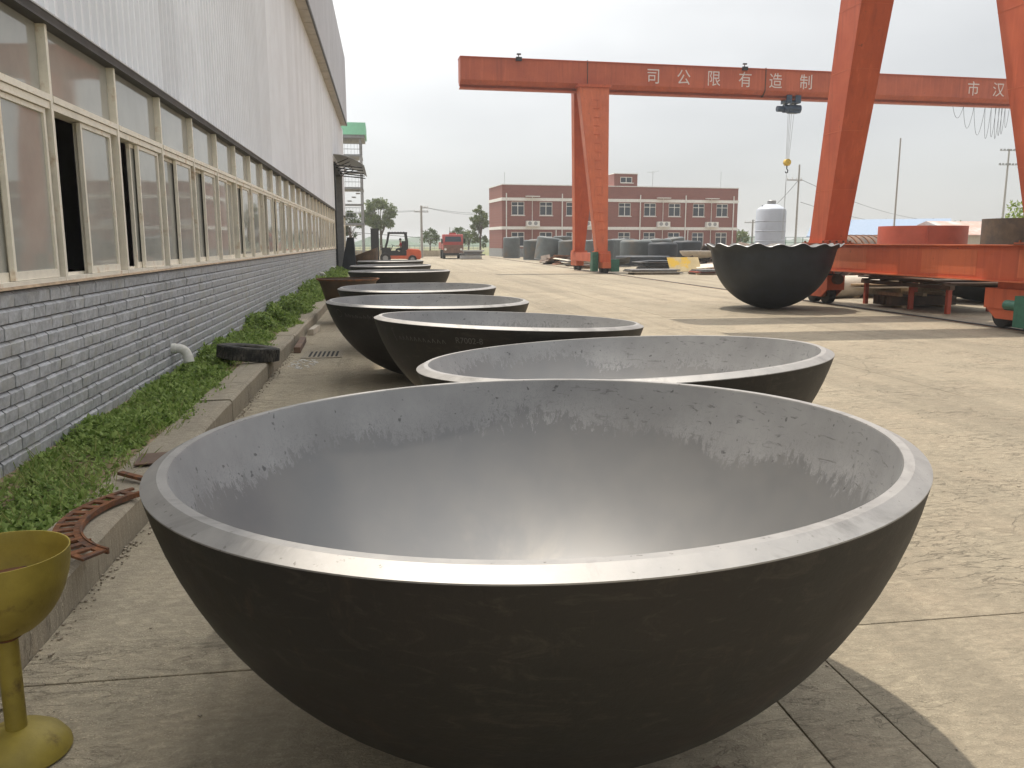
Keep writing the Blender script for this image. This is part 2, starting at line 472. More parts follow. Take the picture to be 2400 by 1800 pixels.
# ---- dished-head steels
def head_inner(name, h, seed):
    g = NT(name)
    c = g.n('ShaderNodeTexCoord').outputs['Object']
    off = g.vmath('ADD', c, (seed * 3.1, seed * 1.7, 0))
    sep = g.n('ShaderNodeSeparateXYZ'); g.l(c, sep.inputs[0])
    z = sep.outputs[2]
    st = g.n('ShaderNodeMapping'); g.l(off, st.inputs[0]); st.inputs['Scale'].default_value = (42, 42, 4.0)
    streak = g.noise(st.outputs[0], 1.0, 5, .75, .35)
    low = g.noise(off, 1.7, 3, .5)
    edge = g.math('ADD', g.math('MULTIPLY', g.math('SUBTRACT', streak, .5), .40), g.math('MULTIPLY', g.math('SUBTRACT', low, .5), .34))
    lim = g.math('ADD', g.math('SUBTRACT', z, h - .195), edge)
    band = g.rng(lim, -.004, .006)
    # scribbles of the grinder inside the brushed band
    sc = g.n('ShaderNodeMapping'); g.l(off, sc.inputs[0]); sc.inputs['Scale'].default_value = (20, 20, 9)
    scr = g.noise(sc.outputs[0], 1.5, 3, .6, 3.0)
    line = g.math('MULTIPLY', g.rng(g.math('ABSOLUTE', g.math('SUBTRACT', scr, .5), 0), .035, .008), g.rng(lim, .16, .0))
    pit = g.noise(off, 30, 2, .5)
    shade = g.noise(off, 2.3, 5, .6)
    bandc = g.mix(g.rng(shade, .35, .65), (.27, .27, .273), (.36, .36, .362))
    bandc = g.mix(g.math('MULTIPLY', line, .65), bandc, (.20, .20, .21))
    bandc = g.mix(g.rng(pit, .68, .73, 0, .8), bandc, (.10, .10, .105))
    drk = g.n('ShaderNodeMapping'); g.l(off, drk.inputs[0]); drk.inputs['Scale'].default_value = (6, 6, 26)
    dn = g.noise(drk.outputs[0], 1.6, 5, .7, .8)
    bandc = g.mix(g.math('MULTIPLY', g.rng(dn, .58, .68, 0, .75), g.rng(sep.outputs[0], -.3, .7)), bandc, (.12, .12, .12))
    mott = g.noise(off, 4.2, 6, .6)
    base = g.mix(g.rng(mott, .3, .7), (.23, .232, .238), (.265, .262, .26))
    dust = g.noise(off, 1.9, 6, .68, .6)
    base = g.mix(g.math('MULTIPLY', g.rng(dust, .52, .72, 0, .5), g.rng(z, .55, .12)), base, (.50, .46, .40))
    col = g.mix(band, base, bandc)
    g.l(col, g.b.inputs['Base Color'])
    g.s(g.b, 'Metallic', g.rng(band, 0, 1, .50, .30))
    g.s(g.b, 'Roughness', g.math('ADD', g.rng(band, 0, 1, .51, .58), g.rng(mott, .3, .7, -.03, .04)))
    hgt = g.math('ADD', g.math('MULTIPLY', g.math('MULTIPLY', scr, band), .3), g.math('MULTIPLY', g.noise(off, 60, 4, .6), .04))
    g.bump(hgt, .16, .005)
    return g.m
def head_outer(name):
    g = NT(name)
    v = g.obj()
    a = g.noise(v, 2.2, 6, .65, .6)
    mp_ = g.n('ShaderNodeMapping'); g.l(v, mp_.inputs[0]); mp_.inputs['Scale'].default_value = (7, 7, 20); mp_.inputs['Rotation'].default_value = (.3, .2, 0)
    b = g.noise(mp_.outputs[0], 1, 6, .7, 1.0)
    c = g.mix(g.rng(a, .35, .68), (.021, .021, .020), (.033, .029, .026))
    c = g.mix(g.rng(b, .54, .72, 0, .65), c, (.070, .060, .050))
    run = g.n('ShaderNodeMapping'); g.l(v, run.inputs[0]); run.inputs['Scale'].default_value = (11, 11, .9)
    rn = g.noise(run.outputs[0], 1.0, 5, .7, .3)
    c = g.mix(g.rng(rn, .60, .74, 0, .5), c, (.085, .062, .045))
    c = g.mix(g.rng(b, .42, .30, 0, .5), c, (.015, .015, .015))
    g.l(c, g.b.inputs['Base Color']); g.s(g.b, 'Metallic', .25); g.s(g.b, 'Roughness', g.rng(a, .3, .7, .5, .66)); g.s(g.b, 'Specular IOR Level', .4)
    g.bump(g.noise(v, 45, 6, .7), .2, .006)
    return g.m
def head_rim(name):
    g = NT(name)
    v = g.obj()
    a = g.noise(v, 9, 6, .65)
    mp_ = g.n('ShaderNodeMapping'); g.l(v, mp_.inputs[0]); mp_.inputs['Scale'].default_value = (40, 40, 4)
    b = g.noise(mp_.outputs[0], 1, 4, .6)
    c = g.mix(g.rng(a, .3, .7), (.30, .295, .29), (.375, .365, .355))
    c = g.mix(g.rng(b, .55, .72, 0, .45), c, (.36, .35, .35))
    sm = g.noise(v, 2.6, 6, .7, .8)
    c = g.mix(g.rng(sm, .48, .34, 0, .75), c, (.20, .195, .19))
    nk = g.noise(v, 38, 3, .6)
    c = g.mix(g.rng(nk, .66, .72, 0, .7), c, (.12, .11, .10))
    g.l(c, g.b.inputs['Base Color']); g.s(g.b, 'Metallic', .6); g.s(g.b, 'Roughness', g.rng(a, .3, .7, .50, .62))
    g.bump(b, .1, .004)
    return g.m
m_outer = head_outer('mill_scale_black'); m_rim = head_rim('ground_bevel')

# ================================================================== THE SETTING
# ---- open ground to the horizon
g_ = MB(); g_.add([(-1500, -600, -.09), (1500, -600, -.09), (1500, 1600, -.09), (-1500, 1600, -.09)], [(0, 1, 2, 3)])
tag(g_.build('ground', m_field), kind='structure')

# ---- concrete yard: far sheets, a dirt bed in the joints and one slab per bay
yard = MB()
yard.add([(-30, 98.6, 0), (95, 98.6, 0), (95, 112, 0), (-30, 112, 0)], [(0, 1, 2, 3)])
yard.add([(40.0, -8, 0), (95, -8, 0), (95, 98.594, 0), (40.0, 98.594, 0)], [(0, 1, 2, 3)])
yard.add([(-30, 57.2, 0), (-1.5, 57.2, 0), (-1.5, 98.594, 0), (-30, 98.594, 0)], [(0, 1, 2, 3)])
yard = tag(yard.build('concrete_yard', m_conc), kind='structure')
bed = MB(); bed.add([(-1.6, -8, -.009), (40.2, -8, -.009), (40.2, 98.7, -.009), (-1.6, 98.7, -.009)], [(0, 1, 2, 3)])
bed.build('joint_bed', m_joint, yard)
xs = [-1.49, 1.42, 6.4, 12.18, 12.52, 17.5, 22.5, 28.2, 34.0, 40.0]
ys = [-6.8 + 5.02 * k for k in range(22)]
gap = .003
slabmesh = {}
def slab(x0, x1, y0, y1, mat, zoff=0.0):
    w, l = x1 - x0 - 2 * gap, y1 - y0 - 2 * gap
    key = (round(w, 3), round(l, 3), mat.name)
    if key not in slabmesh:
        b = .002
        m = MB()
        lo = [(0, 0, -.06), (w, 0, -.06), (w, l, -.06), (0, l, -.06)]
        mid = [(0, 0, -b), (w, 0, -b), (w, l, -b), (0, l, -b)]
        top = [(b, b, 0), (w - b, b, 0), (w - b, l - b, 0), (b, l - b, 0)]
        m.add(lo + mid + top, [(0, 1, 5, 4), (1, 2, 6, 5), (2, 3, 7, 6), (3, 0, 4, 7), (4, 5, 9, 8), (5, 6, 10, 9), (6, 7, 11, 10), (7, 4, 8, 11), (8, 9, 10, 11)])
        slabmesh[key] = m.mesh('concrete_slab', mat)
    return link('concrete_slab', slabmesh[key], yard, (x0 + gap, y0 + gap, zoff))
for j in range(21):
    for i in range(9):
        x0, x1, y0, y1 = xs[i], xs[i + 1], ys[j], ys[j + 1]
        if i == 3: continue
        if i == 1 and j in (0, 1):
            slab(x0, 1.76, y0, y1, m_conc, -.002); slab(1.76, x1, y0, y1, m_conc, random.uniform(-.003, 0)); continue
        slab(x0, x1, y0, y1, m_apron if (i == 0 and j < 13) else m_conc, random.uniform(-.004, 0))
# ---- crane rail let into its own strip
rs = MB(); rs.box(12.19, 12.51, -8, 98.5, -.06, -.004)
rail_strip = rs.build('rail_bed', m_kerb, yard)
rl = thing('crane_rail', 'dark steel crane rail set flush in the concrete yard', 'rail', (12.35, 0, 0))
m_ = MB(); m_.box(-.035, .035, -8, 98, -.0055, .016); m_.build('rail_head', m_darkmetal, rl)
m_ = MB(); m_.box(-.14, -.125, -8, 98, -.0055, .004); m_.box(.125, .14, -8, 98, -.0055, .004); m_.build('rail_edge_angle', m_rust, rl)

# ---- planted strip and kerb
st = MB(); n = 60
for k in range(n):
    y0, y1 = -8 + 53 * k / n, -8 + 53 * (k + 1) / n
    st.add([(-2.52, y0, .19), (-2.1, y0, .165), (-1.76, y0, .19), (-2.52, y1, .19), (-2.1, y1, .165), (-1.76, y1, .19)], [(0, 1, 4, 3), (1, 2, 5, 4)])
tag(st.build('soil_strip', m_soil, smooth=True), kind='structure')
kerb = thing('kerb', 'low concrete kerb edging the weedy strip below the factory wall', 'kerb', (-1.49, 0, 0))
yk = -8.0; kk = 0
klens = [4.2, 4.1, 4.0, 3.9, 2.45, 3.2, 4.4, 4.0, 4.2, 4.1, 4.0, 4.2, 4.3]
for L in klens:
    m_ = MB(); h = .2 + random.uniform(-.012, .012); w = .31
    nseg = max(2, int(L / .35)); sec = []
    for q in range(nseg + 1):
        yy = yk + .006 + (L - .012) * q / nseg
        a = random.uniform(-.008, .008); b = random.uniform(-.006, .006)
        sec.append([(-w, yy, -.03), (0 + a * .5, yy, -.03), (a, yy, h - .022 + b), (-.022 + a, yy, h + b), (-w, yy, h - .004 + b)])
    vs = [p for s_ in sec for p in s_]; fs = []
    for q in range(nseg):
        for t in range(4):
            fs.append((q*5 + t, q*5 + t + 1, (q+1)*5 + t + 1, (q+1)*5 + t))
    fs += [(0, 1, 2, 3, 4), tuple(nseg*5 + t for t in (4, 3, 2, 1, 0))]
    m_.add(vs, fs); m_.build('kerb_segment', m_kerb, kerb)
    yk += L + (.12 if kk == 4 else .004); kk += 1

# ---- leaf meshes
def leaf_mesh(name, P, D, Sd, L, Wd, mat, fold=.18):
    N = len(P)
    up = np.cross(D, Sd)
    mid = P + D * (L * .5)[:, None]
    v = np.empty((N, 4, 3), np.float32)
    v[:, 0] = P
    v[:, 1] = mid + Sd * (Wd * .5)[:, None] + up * (Wd * fold)[:, None]
    v[:, 2] = P + D * L[:, None]
    v[:, 3] = mid - Sd * (Wd * .5)[:, None] + up * (Wd * fold)[:, None]
    me = bpy.data.meshes.new(name)
    me.vertices.add(N * 4); me.vertices.foreach_set('co', v.reshape(-1))
    base = (np.arange(N) * 4)[:, None]
    idx = np.concatenate([base + np.array([0, 1, 2]), base + np.array([0, 2, 3])], 1).reshape(-1).astype(np.int32)
    me.loops.add(N * 6); me.loops.foreach_set('vertex_index', idx)
    me.polygons.add(N * 2)
    me.polygons.foreach_set('loop_start', np.arange(0, N * 6, 3, dtype=np.int32))
    me.update(); me.validate()
    me.materials.append(mat)
    return me
def unit(a): return a / np.maximum(np.linalg.norm(a, axis=1, keepdims=True), 1e-9)
def sideof(D):
    r = rng.normal(size=D.shape); return unit(np.cross(D, r))

def clump(y, x):
    return .5 + .25 * np.sin(y * 2.1 + 1.3 * np.sin(y * .7)) + .25 * np.sin(y * 4.7 + x * 6 + 2 * np.sin(x * 5 + y))
P_, D_, S_, L_, W_ = [], [], [], [], []
for (ya, yb, n, lo, hi, hh) in ((3.2, 6.5, 17000, .026, .060, .065), (6.5, 9.5, 13000, .030, .07, .10), (9.5, 14, 12000, .035, .075, .16), (14, 24, 15000, .055, .10, .32), (24, 44.5, 12000, .08, .14, .38)):
    y = rng.uniform(ya, yb, n)
    edge = -1.74 + .10 * np.sin(y * 1.7) + .06 * np.sin(y * 5.1 + 1) + np.where(y > 12, .04, 0)
    edge = np.where((y > 11.4) & (y < 12.6), edge - .22, edge)
    x = -2.47 + (edge + 2.47) * rng.beta(1.0, 1.15, n)
    c = clump(y, x)
    patch = np.sin(y * 1.9 + 3 * x) * np.sin(y * .83 - 4 * x + 1)
    keep = rng.random(n) < np.clip(.40 + .80 * c + .35 * patch, .25, 1)
    x, y, c = x[keep], y[keep], c[keep]
    fall = np.clip((edge[keep] - x) / .3, .15, 1)
    z = .175 + hh * (c ** 1.5) * fall * rng.random(len(x)) ** .6
    p = np.stack([x, y, z], 1)
    d = unit(np.stack([rng.normal(size=len(x)), rng.normal(size=len(x)), rng.uniform(-.25, .95, len(x))], 1))
    P_.append(p); D_.append(d)
    hz = unit(np.cross(d, np.array([[0, 0, 1.0]]) + .25 * rng.normal(size=d.shape)))
    S_.append(hz); l = rng.uniform(lo, hi, len(x)); L_.append(l); W_.append(l * rng.uniform(.45, .8, len(x)))
P_, D_, S_, L_, W_ = [np.concatenate(a) for a in (P_, D_, S_, L_, W_)]
tag(link('weeds', leaf_mesh('weeds', P_, D_, S_, L_, W_, m_weed)), 'low broad-leaved green weeds growing along the foot of the factory wall', 'weeds', kind='stuff')
n = 3600
y = np.concatenate([rng.uniform(3.0, 7.0, 2000), rng.uniform(7, 20, n - 2000)]); x = rng.uniform(-2.47, -1.70, n)
tuft = (np.sin(y * 3.3 + 2 * x) + np.sin(y * 7.1 - x * 9) > -.2); x, y = x[tuft], y[tuft]
p = np.stack([x, y, np.full(len(x), .17)], 1)
d = unit(np.stack([rng.normal(0, .55, len(x)), rng.normal(0, .55, len(x)), rng.uniform(.35, 1, len(x))], 1))
l = rng.uniform(.06, .17, len(x))
tag(link('grass', leaf_mesh('grass', p, d, sideof(d), l, np.full(len(x), .007), m_grass, 0.0)), 'thin pale grass blades among the weeds below the wall', 'grass', kind='stuff')

# ================================================================== FACTORY
fac = thing('factory_building', 'long factory hall with pale corrugated siding, grey brick base and cream window band', 'building', (-2.5, 0, 0))
YE = 57.0                    # far end
D0, D1, DZ = 45.0, 51.5, 5.8  # big door
# hall shell: back, ends, roof, floor (closed so that the inside is dark)
m_ = MB()
m_.box(-26, -25.8, -8, YE, 0, 12.6); m_.box(-25.8, -.22, -8, -7.8, 0, 12.6); m_.box(-25.8, -.22, YE - .2, YE - .003, 0, 12.6)
m_.build('hall_shell', m_siding, fac)
m_ = MB(); m_.box(-26.1, .36, -8, 54.4, 12.62, 12.8); m_.box(-26.1, -.01, 54.4, YE, 12.62, 12.8); m_.build('roof', m_fascia, fac)
m_ = MB(); m_.box(-25.7, -.3, -7.7, YE - .3, -.02, .02); m_.build('hall_floor', m_dark, fac)
# plinth with bricks
CH, BL, JT = .1085, .206, .011
NROW = 11; ZB = .188
for (ya, yb, near) in ((-7.9, D0, True), (D1 + .3, YE, False)):
    m_ = MB(); m_.box(-.22, -.026, ya, yb, .02, 1.384)
    pl = m_.build('brick_plinth', m_mortar, fac)
    # brick variants: split face
    var = []
    for q in range(5):
        b = MB(); l, h = BL - JT, CH - JT
        f = [[((random.uniform(.002, .010) if c_ == 1 else (random.uniform(-.003, .004) if c_ == 0 else random.uniform(-.020, -.012))), l * a / 3, h * (0, .78, 1)[c_]) for c_ in range(3)] for a in range(4)]
        vs = [f[a][c_] for a in range(4) for c_ in range(3)] + [(-.05, 0, 0), (-.05, l, 0), (-.05, l, h), (-.05, 0, h)]
        fs = [(a*3 + c_, (a+1)*3 + c_, (a+1)*3 + c_ + 1, a*3 + c_ + 1) for a in range(3) for c_ in range(2)]
        fs += [(0, 12, 13, 9, 6, 3), (2, 5, 8, 11, 14, 15), (0, 1, 2, 15, 12), (9, 13, 14, 11, 10)]
        b.add(vs, fs); var.append(b)
    vmesh = [b.mesh('brick', m_brick) for b in var]
    rest = MB()
    for r in range(NROW):
        z = ZB + r * CH
        yy = ya + (BL / 2 if r % 2 else 0) + random.uniform(0, .02)
        while yy + BL < yb:
            q = random.randrange(5); dx = random.uniform(-.003, .004)
            if near and 5.25 <= yy < 11.05:
                link('brick', vmesh[q], pl, (dx, yy, z))
            elif yy > 3.0:
                b = var[q]; rest.add([(v_[0] + dx, v_[1] + yy, v_[2] + z) for v_ in b.v], b.f)
            yy += BL
    ro = rest.build('brick_courses', m_brick, pl); tag(ro, kind='stuff')
# blank continuation of the wall behind the viewpoint
m_ = MB(); m_.box(-.2, -.02, -7.9, 2.13, 1.387, 3.33); m_.build('blank_wall', m_siding, fac)
# ledge under the windows
m_ = MB(); m_.hexa([(-.2, 2.14, 1.386), (.03, 2.14, 1.386), (.03, D0 - .05, 1.386), (-.2, D0 - .05, 1.386)], [(-.2, 2.14, 1.43), (.02, 2.14, 1.402), (.02, D0 - .05, 1.402), (-.2, D0 - .05, 1.43)])
m_.build('window_ledge', m_ledge, fac)

# windows
WB = 1.634; Y0 = 7.05
def sash_mesh():
    m = MB(); w, h, fr, t = .80, 1.262, .036, .034
    m.box(-t, 0, 0, fr, 0, h); m.box(-t, 0, w - fr, w, 0, h); m.box(-t, -.001, fr, w - fr, 0, .062); m.box(-t, -.001, fr, w - fr, h - fr, h)
    return m.mesh('sash', m_frame)
SASH = sash_mesh()
m_ = MB(); m_.box(-.020, -.014, .03, .77, .055, 1.232); PANE = m_.mesh('pane', m_glass)
m_ = MB(); m_.box(-.058, -.052, .071, WB + .011, 2.813, 3.326); TPANE = m_.mesh('pane', m_glass)
def broken_pane():
    m = MB(); n = 18; z0, z1 = .055, 1.232
    for k in range(n):
        a, b = z0 + (z1 - z0) * k / n, z0 + (z1 - z0) * (k + 1) / n
        u = (k + .5) / n
        hole = .34 * math.sin(math.pi * (u - .06) / .52) if .06 < u < .58 else 0
        if hole > .02:
            m.box(-.020, -.014, .03, .764 - hole, a, b)
        else: m.box(-.020, -.014, .03, .77, a, b)
    return m.mesh('pane', m_glass)
BPANE = broken_pane()
m_ = MB()
m_.box(-.12, .012, .018, .064, 1.403, 3.325)                                    # post
m_.box(-.13, .004, .071, WB + .011, 2.705, 2.758); m_.box(-.13, .016, .071, WB + .011, 2.764, 2.812)
m_.box(-.14, -.075, .071, WB + .011, 3.300, 3.325)
m_.box(-.14, -.085, .071, WB + .011, 1.42, 1.456); m_.box(-.14, .010, .071, WB + .011, 1.404, 1.434)
WFR = m_.mesh('window', m_frame)
openings = {0: (.735, .70), 1: (.58, .735), -1: (.06, .79), -2: (.735, .085), 2: (.085, .735), 3: (.30, .735), 4: (.735, .10), 5: (.20, .735), 6: (.735, .30), 7: (.735, .72), 8: (.12, .735), 9: (.72, .735), 10: (.09, .735), 11: (.70, .735), 12: (.735, .25), 14: (.735, .66)}
def add_window(k, ybase, par, sc=1.0):
    w = link('window', WFR, par, (0, ybase, 0))
    link('pane', TPANE, w)
    a, b = openings.get(k, (random.choice([.085, .10, .3, .735]), random.choice([.735, .735, .5, .085])))
    if abs(a - b) < .05 and k not in openings: b = .735 if a < .4 else .085
    for q, (off, xo) in enumerate(((a, -.052), (b, -.012))):      # inner then outer track
        s_ = link('sash', SASH, w, (xo, off, 1.437))
        s_.rotation_euler = (random.uniform(-.004, .004), 0, 0)
        p_ = link('pane', BPANE if (k == 5 and q == 1) else PANE, w, (xo, off, 1.437))
        p_.rotation_euler = (0, random.uniform(-.004, .004), random.uniform(-.006, .006))
for k in range(-3, 23): add_window(k, Y0 + WB * k, fac)
for k in range(3): add_window(30 + k, D1 + .35 + WB * k, fac)
m_ = MB(); m_.box(-.15, .012, Y0 + WB * 23, D0 - .02, 1.403, 3.325); m_.build('end_post', m_frame, fac)
m_ = MB(); m_.box(-.15, .010, D1 + .35 + WB * 3, YE, 1.403, 3.325); m_.build('end_post', m_frame, fac)
m_ = MB(); m_.box(-.2, .03, D1 + .31, YE, 1.386, 1.402); m_.build('window_ledge', m_ledge, fac)
# flashing band
for (ya, yb) in ((-7.9, D0 - .02), (D1 + .3, YE)):
    m_ = MB(); m_.box(-.16, .050, ya, yb, 3.328, 3.345); m_.hexa([(-.02, ya, 3.345), (.045, ya, 3.345), (.045, yb, 3.345), (-.02, yb, 3.345)], [(-.02, ya, 3.395), (.055, ya, 3.395), (.055, yb, 3.395), (-.02, yb, 3.395)])
    m_.build('flashing', m_flash, fac)
    m_ = MB(); m_.box(-.02, .062, ya, yb, 3.396, 3.408); m_.build('flashing_lip', m_flashlip, fac)
# corrugated sheets
def sheet_mesh(z0, z1, mat, pitch=.2, ribs=4, dep=.036):
    prof = [(-.012, .016), (.010, .016)]
    for r in range(ribs):
        b = r * pitch
        prof += [(b + (.011 if r == 0 else 0), 0), (b + .125, 0), (b + .145, dep), (b + .18, dep)]
    prof.append((ribs * pitch, 0))
    m = MB(); n = len(prof)
    m.add([(x, y, z) for z in (z0, z1) for (y, x) in prof], [(i, i + 1, n + i + 1, n + i) for i in range(n - 1)])
    m.add([(x - .004, y, z) for z in (z0, z1) for (y, x) in prof], [(i + 1, i, n + i, n + i + 1) for i in range(n - 1)])
    return m.mesh('siding_sheet', mat)
SH_L = sheet_mesh(3.405, 8.84, m_siding); SH_D = sheet_mesh(DZ + .05, 8.84, m_siding); SH_F = sheet_mesh(8.94, 12.86, m_fascia)
yy = -7.9
while yy + .8 <= YE + .01:
    over_door = (yy + .4 > D0 - .05) and (yy + .4 < D1 + .3)
    link('siding_sheet', SH_D if over_door else SH_L, fac, (random.uniform(0, .004), yy, 0), (0, random.uniform(-.0006, .0006), 0))
    if yy + .8 < 54.5: link('siding_sheet', SH_F, fac, (.375 + random.uniform(0, .003), yy, 0))
    yy += .8
m_ = MB(); m_.box(-.24, -.06, -7.9, D0 - .2, 3.36, 12.5); m_.box(-.24, -.06, D0 - .2, D1 + .4, DZ + .1, 12.5); m_.box(-.24, -.06, D1 + .4, YE - .21, 3.36, 12.5)
m_.build('siding_backing', m_dark, fac)
m_ = MB()
for k in range(78):
    y = -7.9 + .8 * k
    m_.box(-.05, .372, y + .01, y + .79, 8.85 - .004 * (k % 2), 8.87)
m_.build('soffit', m_soffit, fac)
m_ = MB(); m_.box(.36, .415, -7.9, 54.5, 8.83, 8.945); m_.build('fascia_trim', m_flash, fac)
m_ = MB(); m_.box(-.05, .372, 54.45, 54.5, 8.88, 12.6); m_.build('fascia_end', m_fascia, fac)
# door: jambs, leaf, canopy
m_ = MB(); m_.box(-.25, .10, D0 - .018, D0 + .32, 0, DZ); m_.build('door_jamb', m_darkmetal, fac)
m_ = MB(); m_.box(-.25, .14, D1 - .05, D1 + .298, 0, DZ); m_.build('door_jamb', m_steel, fac)
m_ = MB(); m_.box(-.25, .10, D0 + .322, D1 - .052, DZ - .25, DZ + .04); m_.build('door_head', m_darkmetal, fac)
dl = MB(); dl.box(-.36, -.28, D0 + 2.6, D1 + .1, .03, DZ - .05)
for k in range(8): dl.box(-.28, -.262, D0 + 2.7 + .48 * k, D0 + 2.76 + .48 * k, .05, DZ - .1)
dl = dl.build('door_leaf', m_steel, fac)
cp = MB(); n = 8; pts = []
for i in range(n + 1):
    u = i / n; pts.append((.05 + 1.55 * u, DZ + .32 - .55 * u ** 2.2))
for i in range(n):
    (x0, z0), (x1, z1) = pts[i], pts[i + 1]
    cp.hexa([(x0, D0 - .5, z0), (x1, D0 - .5, z1), (x1, D1 + .4, z1), (x0, D1 + .4, z0)], [(x0, D0 - .5, z0 + .03), (x1, D0 - .5, z1 + .03), (x1, D1 + .4, z1 + .03), (x0, D1 + .4, z0 + .03)])
cano = cp.build('door_canopy', m_galv, fac)
for k in range(5):
    y = D0 - .42 + k * (D1 - D0 + .7) / 4
    m_ = MB(); m_.tube([(.05, y, DZ - .18), (1.5, y, DZ - .32)], .03, 6); m_.tube([(.05, y, DZ - .18), (.8, y, DZ + .14)], .022, 6); m_.build('canopy_bracket', m_darkmetal, cano)
# drain elbows out of the wall
def elbow(y, z, lab, s=1.0):
    t = thing('drain_elbow', lab, 'pipe', (-2.5, y, z), group='white drain elbows on the wall')
    r = .055 * s; pts = [(-.05, 0, 0), (.07, 0, 0)]
    for i in range(1, 8):
        a = math.pi / 2 * i / 7 * .9
        pts.append((.07 + .11 * math.sin(a), -.02 * i / 7, -.11 * (1 - math.cos(a))))
    pts.append((pts[-1][0] + .015, -.03, pts[-1][2] - .07))
    m = MB(); m.tube(pts, r, 14); m.build('bend', m_pvc, t, smooth=True)
    m = MB(); m.cyl((.0, 0, 0), (.05, 0, 0), r * 1.14, n=16); m.build('collar', m_pvc, t, smooth=True)
    m = MB(); m.cyl(pts[-2], pts[-1], r * 1.1, n=14); m.build('socket', m_pvc, t, smooth=True)
elbow(10.2, .47, 'white plastic drain elbow sticking out of the brick base near the old tyre')
elbow(33.4, .52, 'small white drain elbow half hidden in weeds beside the rust-brown dish', .9)
elbow(40.7, .54, 'farthest white drain elbow on the brick base, short of the big door', .9)

# ================================================================== DISHED HEADS
def sph_prof(Rr, h, z0, n=22):
    th = 2 * math.atan2(h - z0, Rr); Rs = Rr / math.sin(th)
    return [(Rs * math.sin(th * i / n), z0 + Rs * (1 - math.cos(th * i / n))) for i in range(n + 1)], Rs
def dished_head(x, y, h, Rr, gx, gy, label, seed, nseg=128, inner=None, outer=None, rim=None, group='polished dished heads in a row', land=.028, bev=.047, thick=.075):
    root = thing('dished_head', label, 'dished head', (x, y, 0), group=group)
    Ro = Rr + bev; ho = h - .026
    po, Rs = sph_prof(Ro, ho, 0.0)
    tilt = math.hypot(gx, gy)
    ax = Vector((gy, -gx, 0)).normalized() if tilt > 1e-6 else Vector((1, 0, 0))
    Mt = T(0, 0, Rs) @ Matrix.Rotation(math.atan(tilt), 4, ax) @ T(0, 0, -Rs)
    a = MB().lathe(po, nseg, Mt); a.build('outer_shell', outer or m_outer, root, smooth=True, angle=60)
    pr = [(Ro, ho), (Ro, ho + .004), (Rr, h), (Rr - land, h), (Rr - land - .002, h - .004)]
    a = MB().lathe(pr, nseg, Mt); a.build('bevelled_rim', rim or m_rim, root, smooth=True, angle=18)
    pi, _ = sph_prof(Rr - land - .002, h - .004, thick)
    a = MB().lathe(pi, nseg, Mt); a.build('inner_face', inner or head_inner('polished_inner', h, seed), root, smooth=True, angle=60)
    return root, Mt, Rs, Ro, ho
HEADS = [(0.483, 2.776, 1.045, 1.202, 0.024, -0.008, 'polished steel dished head with scratched inner edge beside the olive ashtray stand'),
 (1.480, 5.239, 0.985, 1.271, 0.045, -0.039, 'polished dished head tilted up to one side, second of the row after the ashtray stand'),
 (1.178, 7.866, 0.985, 1.231, -0.038, -0.027, 'dished head with chalk lettering below its pale ground rim'),
 (0.543, 10.619, 0.987, 1.232, -0.007, -0.003, 'dished head with a faint chalk line and circle, beside the drain grate'),
 (0.522, 13.704, 0.996, 1.237, 0.006, 0.001, 'fifth dished head of the row, just beyond the chalk-lined one'),
 (0.374, 21.525, 1.004, 1.242, 0.005, -0.008, 'dished head just beyond the rust-brown dish by the kerb'),
 (0.185, 26.881, 0.998, 1.238, 0.011, 0.002, 'dished head standing second from the far end of the row'),
 (0.230, 33.130, 1.008, 1.244, 0.009, -0.001, 'last dished head of the row, ahead of the orange forklift')]
info = []
for i, hd in enumerate(HEADS):
    info.append(dished_head(*hd[:6], hd[6], i + 1, 160 if i < 2 else 96))
def wrap(root, Mt, Rs, pts2, faces, name, mat, phi0, ztop):
    vs = []
    for (tx, ty) in pts2:
        z = ztop + ty
        r = math.sqrt(max(0, Rs * Rs - (Rs - z) ** 2)) + .0035
        ph = phi0 + tx / r
        vs.append(tuple(Mt @ Vector((r * math.cos(ph), r * math.sin(ph), z))))
    m = MB(); m.add(vs, faces)
    o = link(name, m.mesh(name, mat), root); return o
def text_mesh(s, size):
    c = bpy.data.curves.new('txt', 'FONT'); c.body = s; c.size = size; c.resolution_u = 3
    o = bpy.data.objects.new('txt', c); COL.objects.link(o); bpy.context.view_layer.update()
    me = o.evaluated_get(bpy.context.evaluated_depsgraph_get()).to_mesh()
    vs = [tuple(v.co) for v in me.vertices]; fs = [tuple(p.vertices) for p in me.polygons]
    bpy.data.objects.remove(o); bpy.data.curves.remove(c)
    return vs, fs
r3 = info[2]; vs, fs = text_mesh('R7002-8', .070)
wrap(r3[0], r3[1], r3[2], [(v[0], v[1]) for v in vs], fs, 'chalk_lettering', m_chalk, R(-119), .835)
def strokes(lines, w=.006):
    vs = []; fs = []
    for ln in lines:
        for (a, b) in zip(ln[:-1], ln[1:]):
            dx, dy = b[0] - a[0], b[1] - a[1]; L = math.hypot(dx, dy) or 1; nx, ny = -dy / L * w, dx / L * w
            k = len(vs); vs += [(a[0] + nx, a[1] + ny), (a[0] - nx, a[1] - ny), (b[0] - nx, b[1] - ny), (b[0] + nx, b[1] + ny)]; fs.append((k, k + 1, k + 2, k + 3))
    return vs, fs
sc_ = [[(.06 * math.cos(t * .5), .04 + .045 * math.sin(t * .5)) for t in range(13)]]
xx = .13
for k in range(16):
    hgt = random.uniform(.02, .05); sc_.append([(xx, 0), (xx + .012, hgt), (xx + .03, .005), (xx + .045, hgt * .7)]); xx += .062
vs, fs = strokes(sc_, .0035)
r4 = info[3]; wrap(r4[0], r4[1], r4[2], vs, fs, 'chalk_scribble', m_chalk, R(-150), .83)
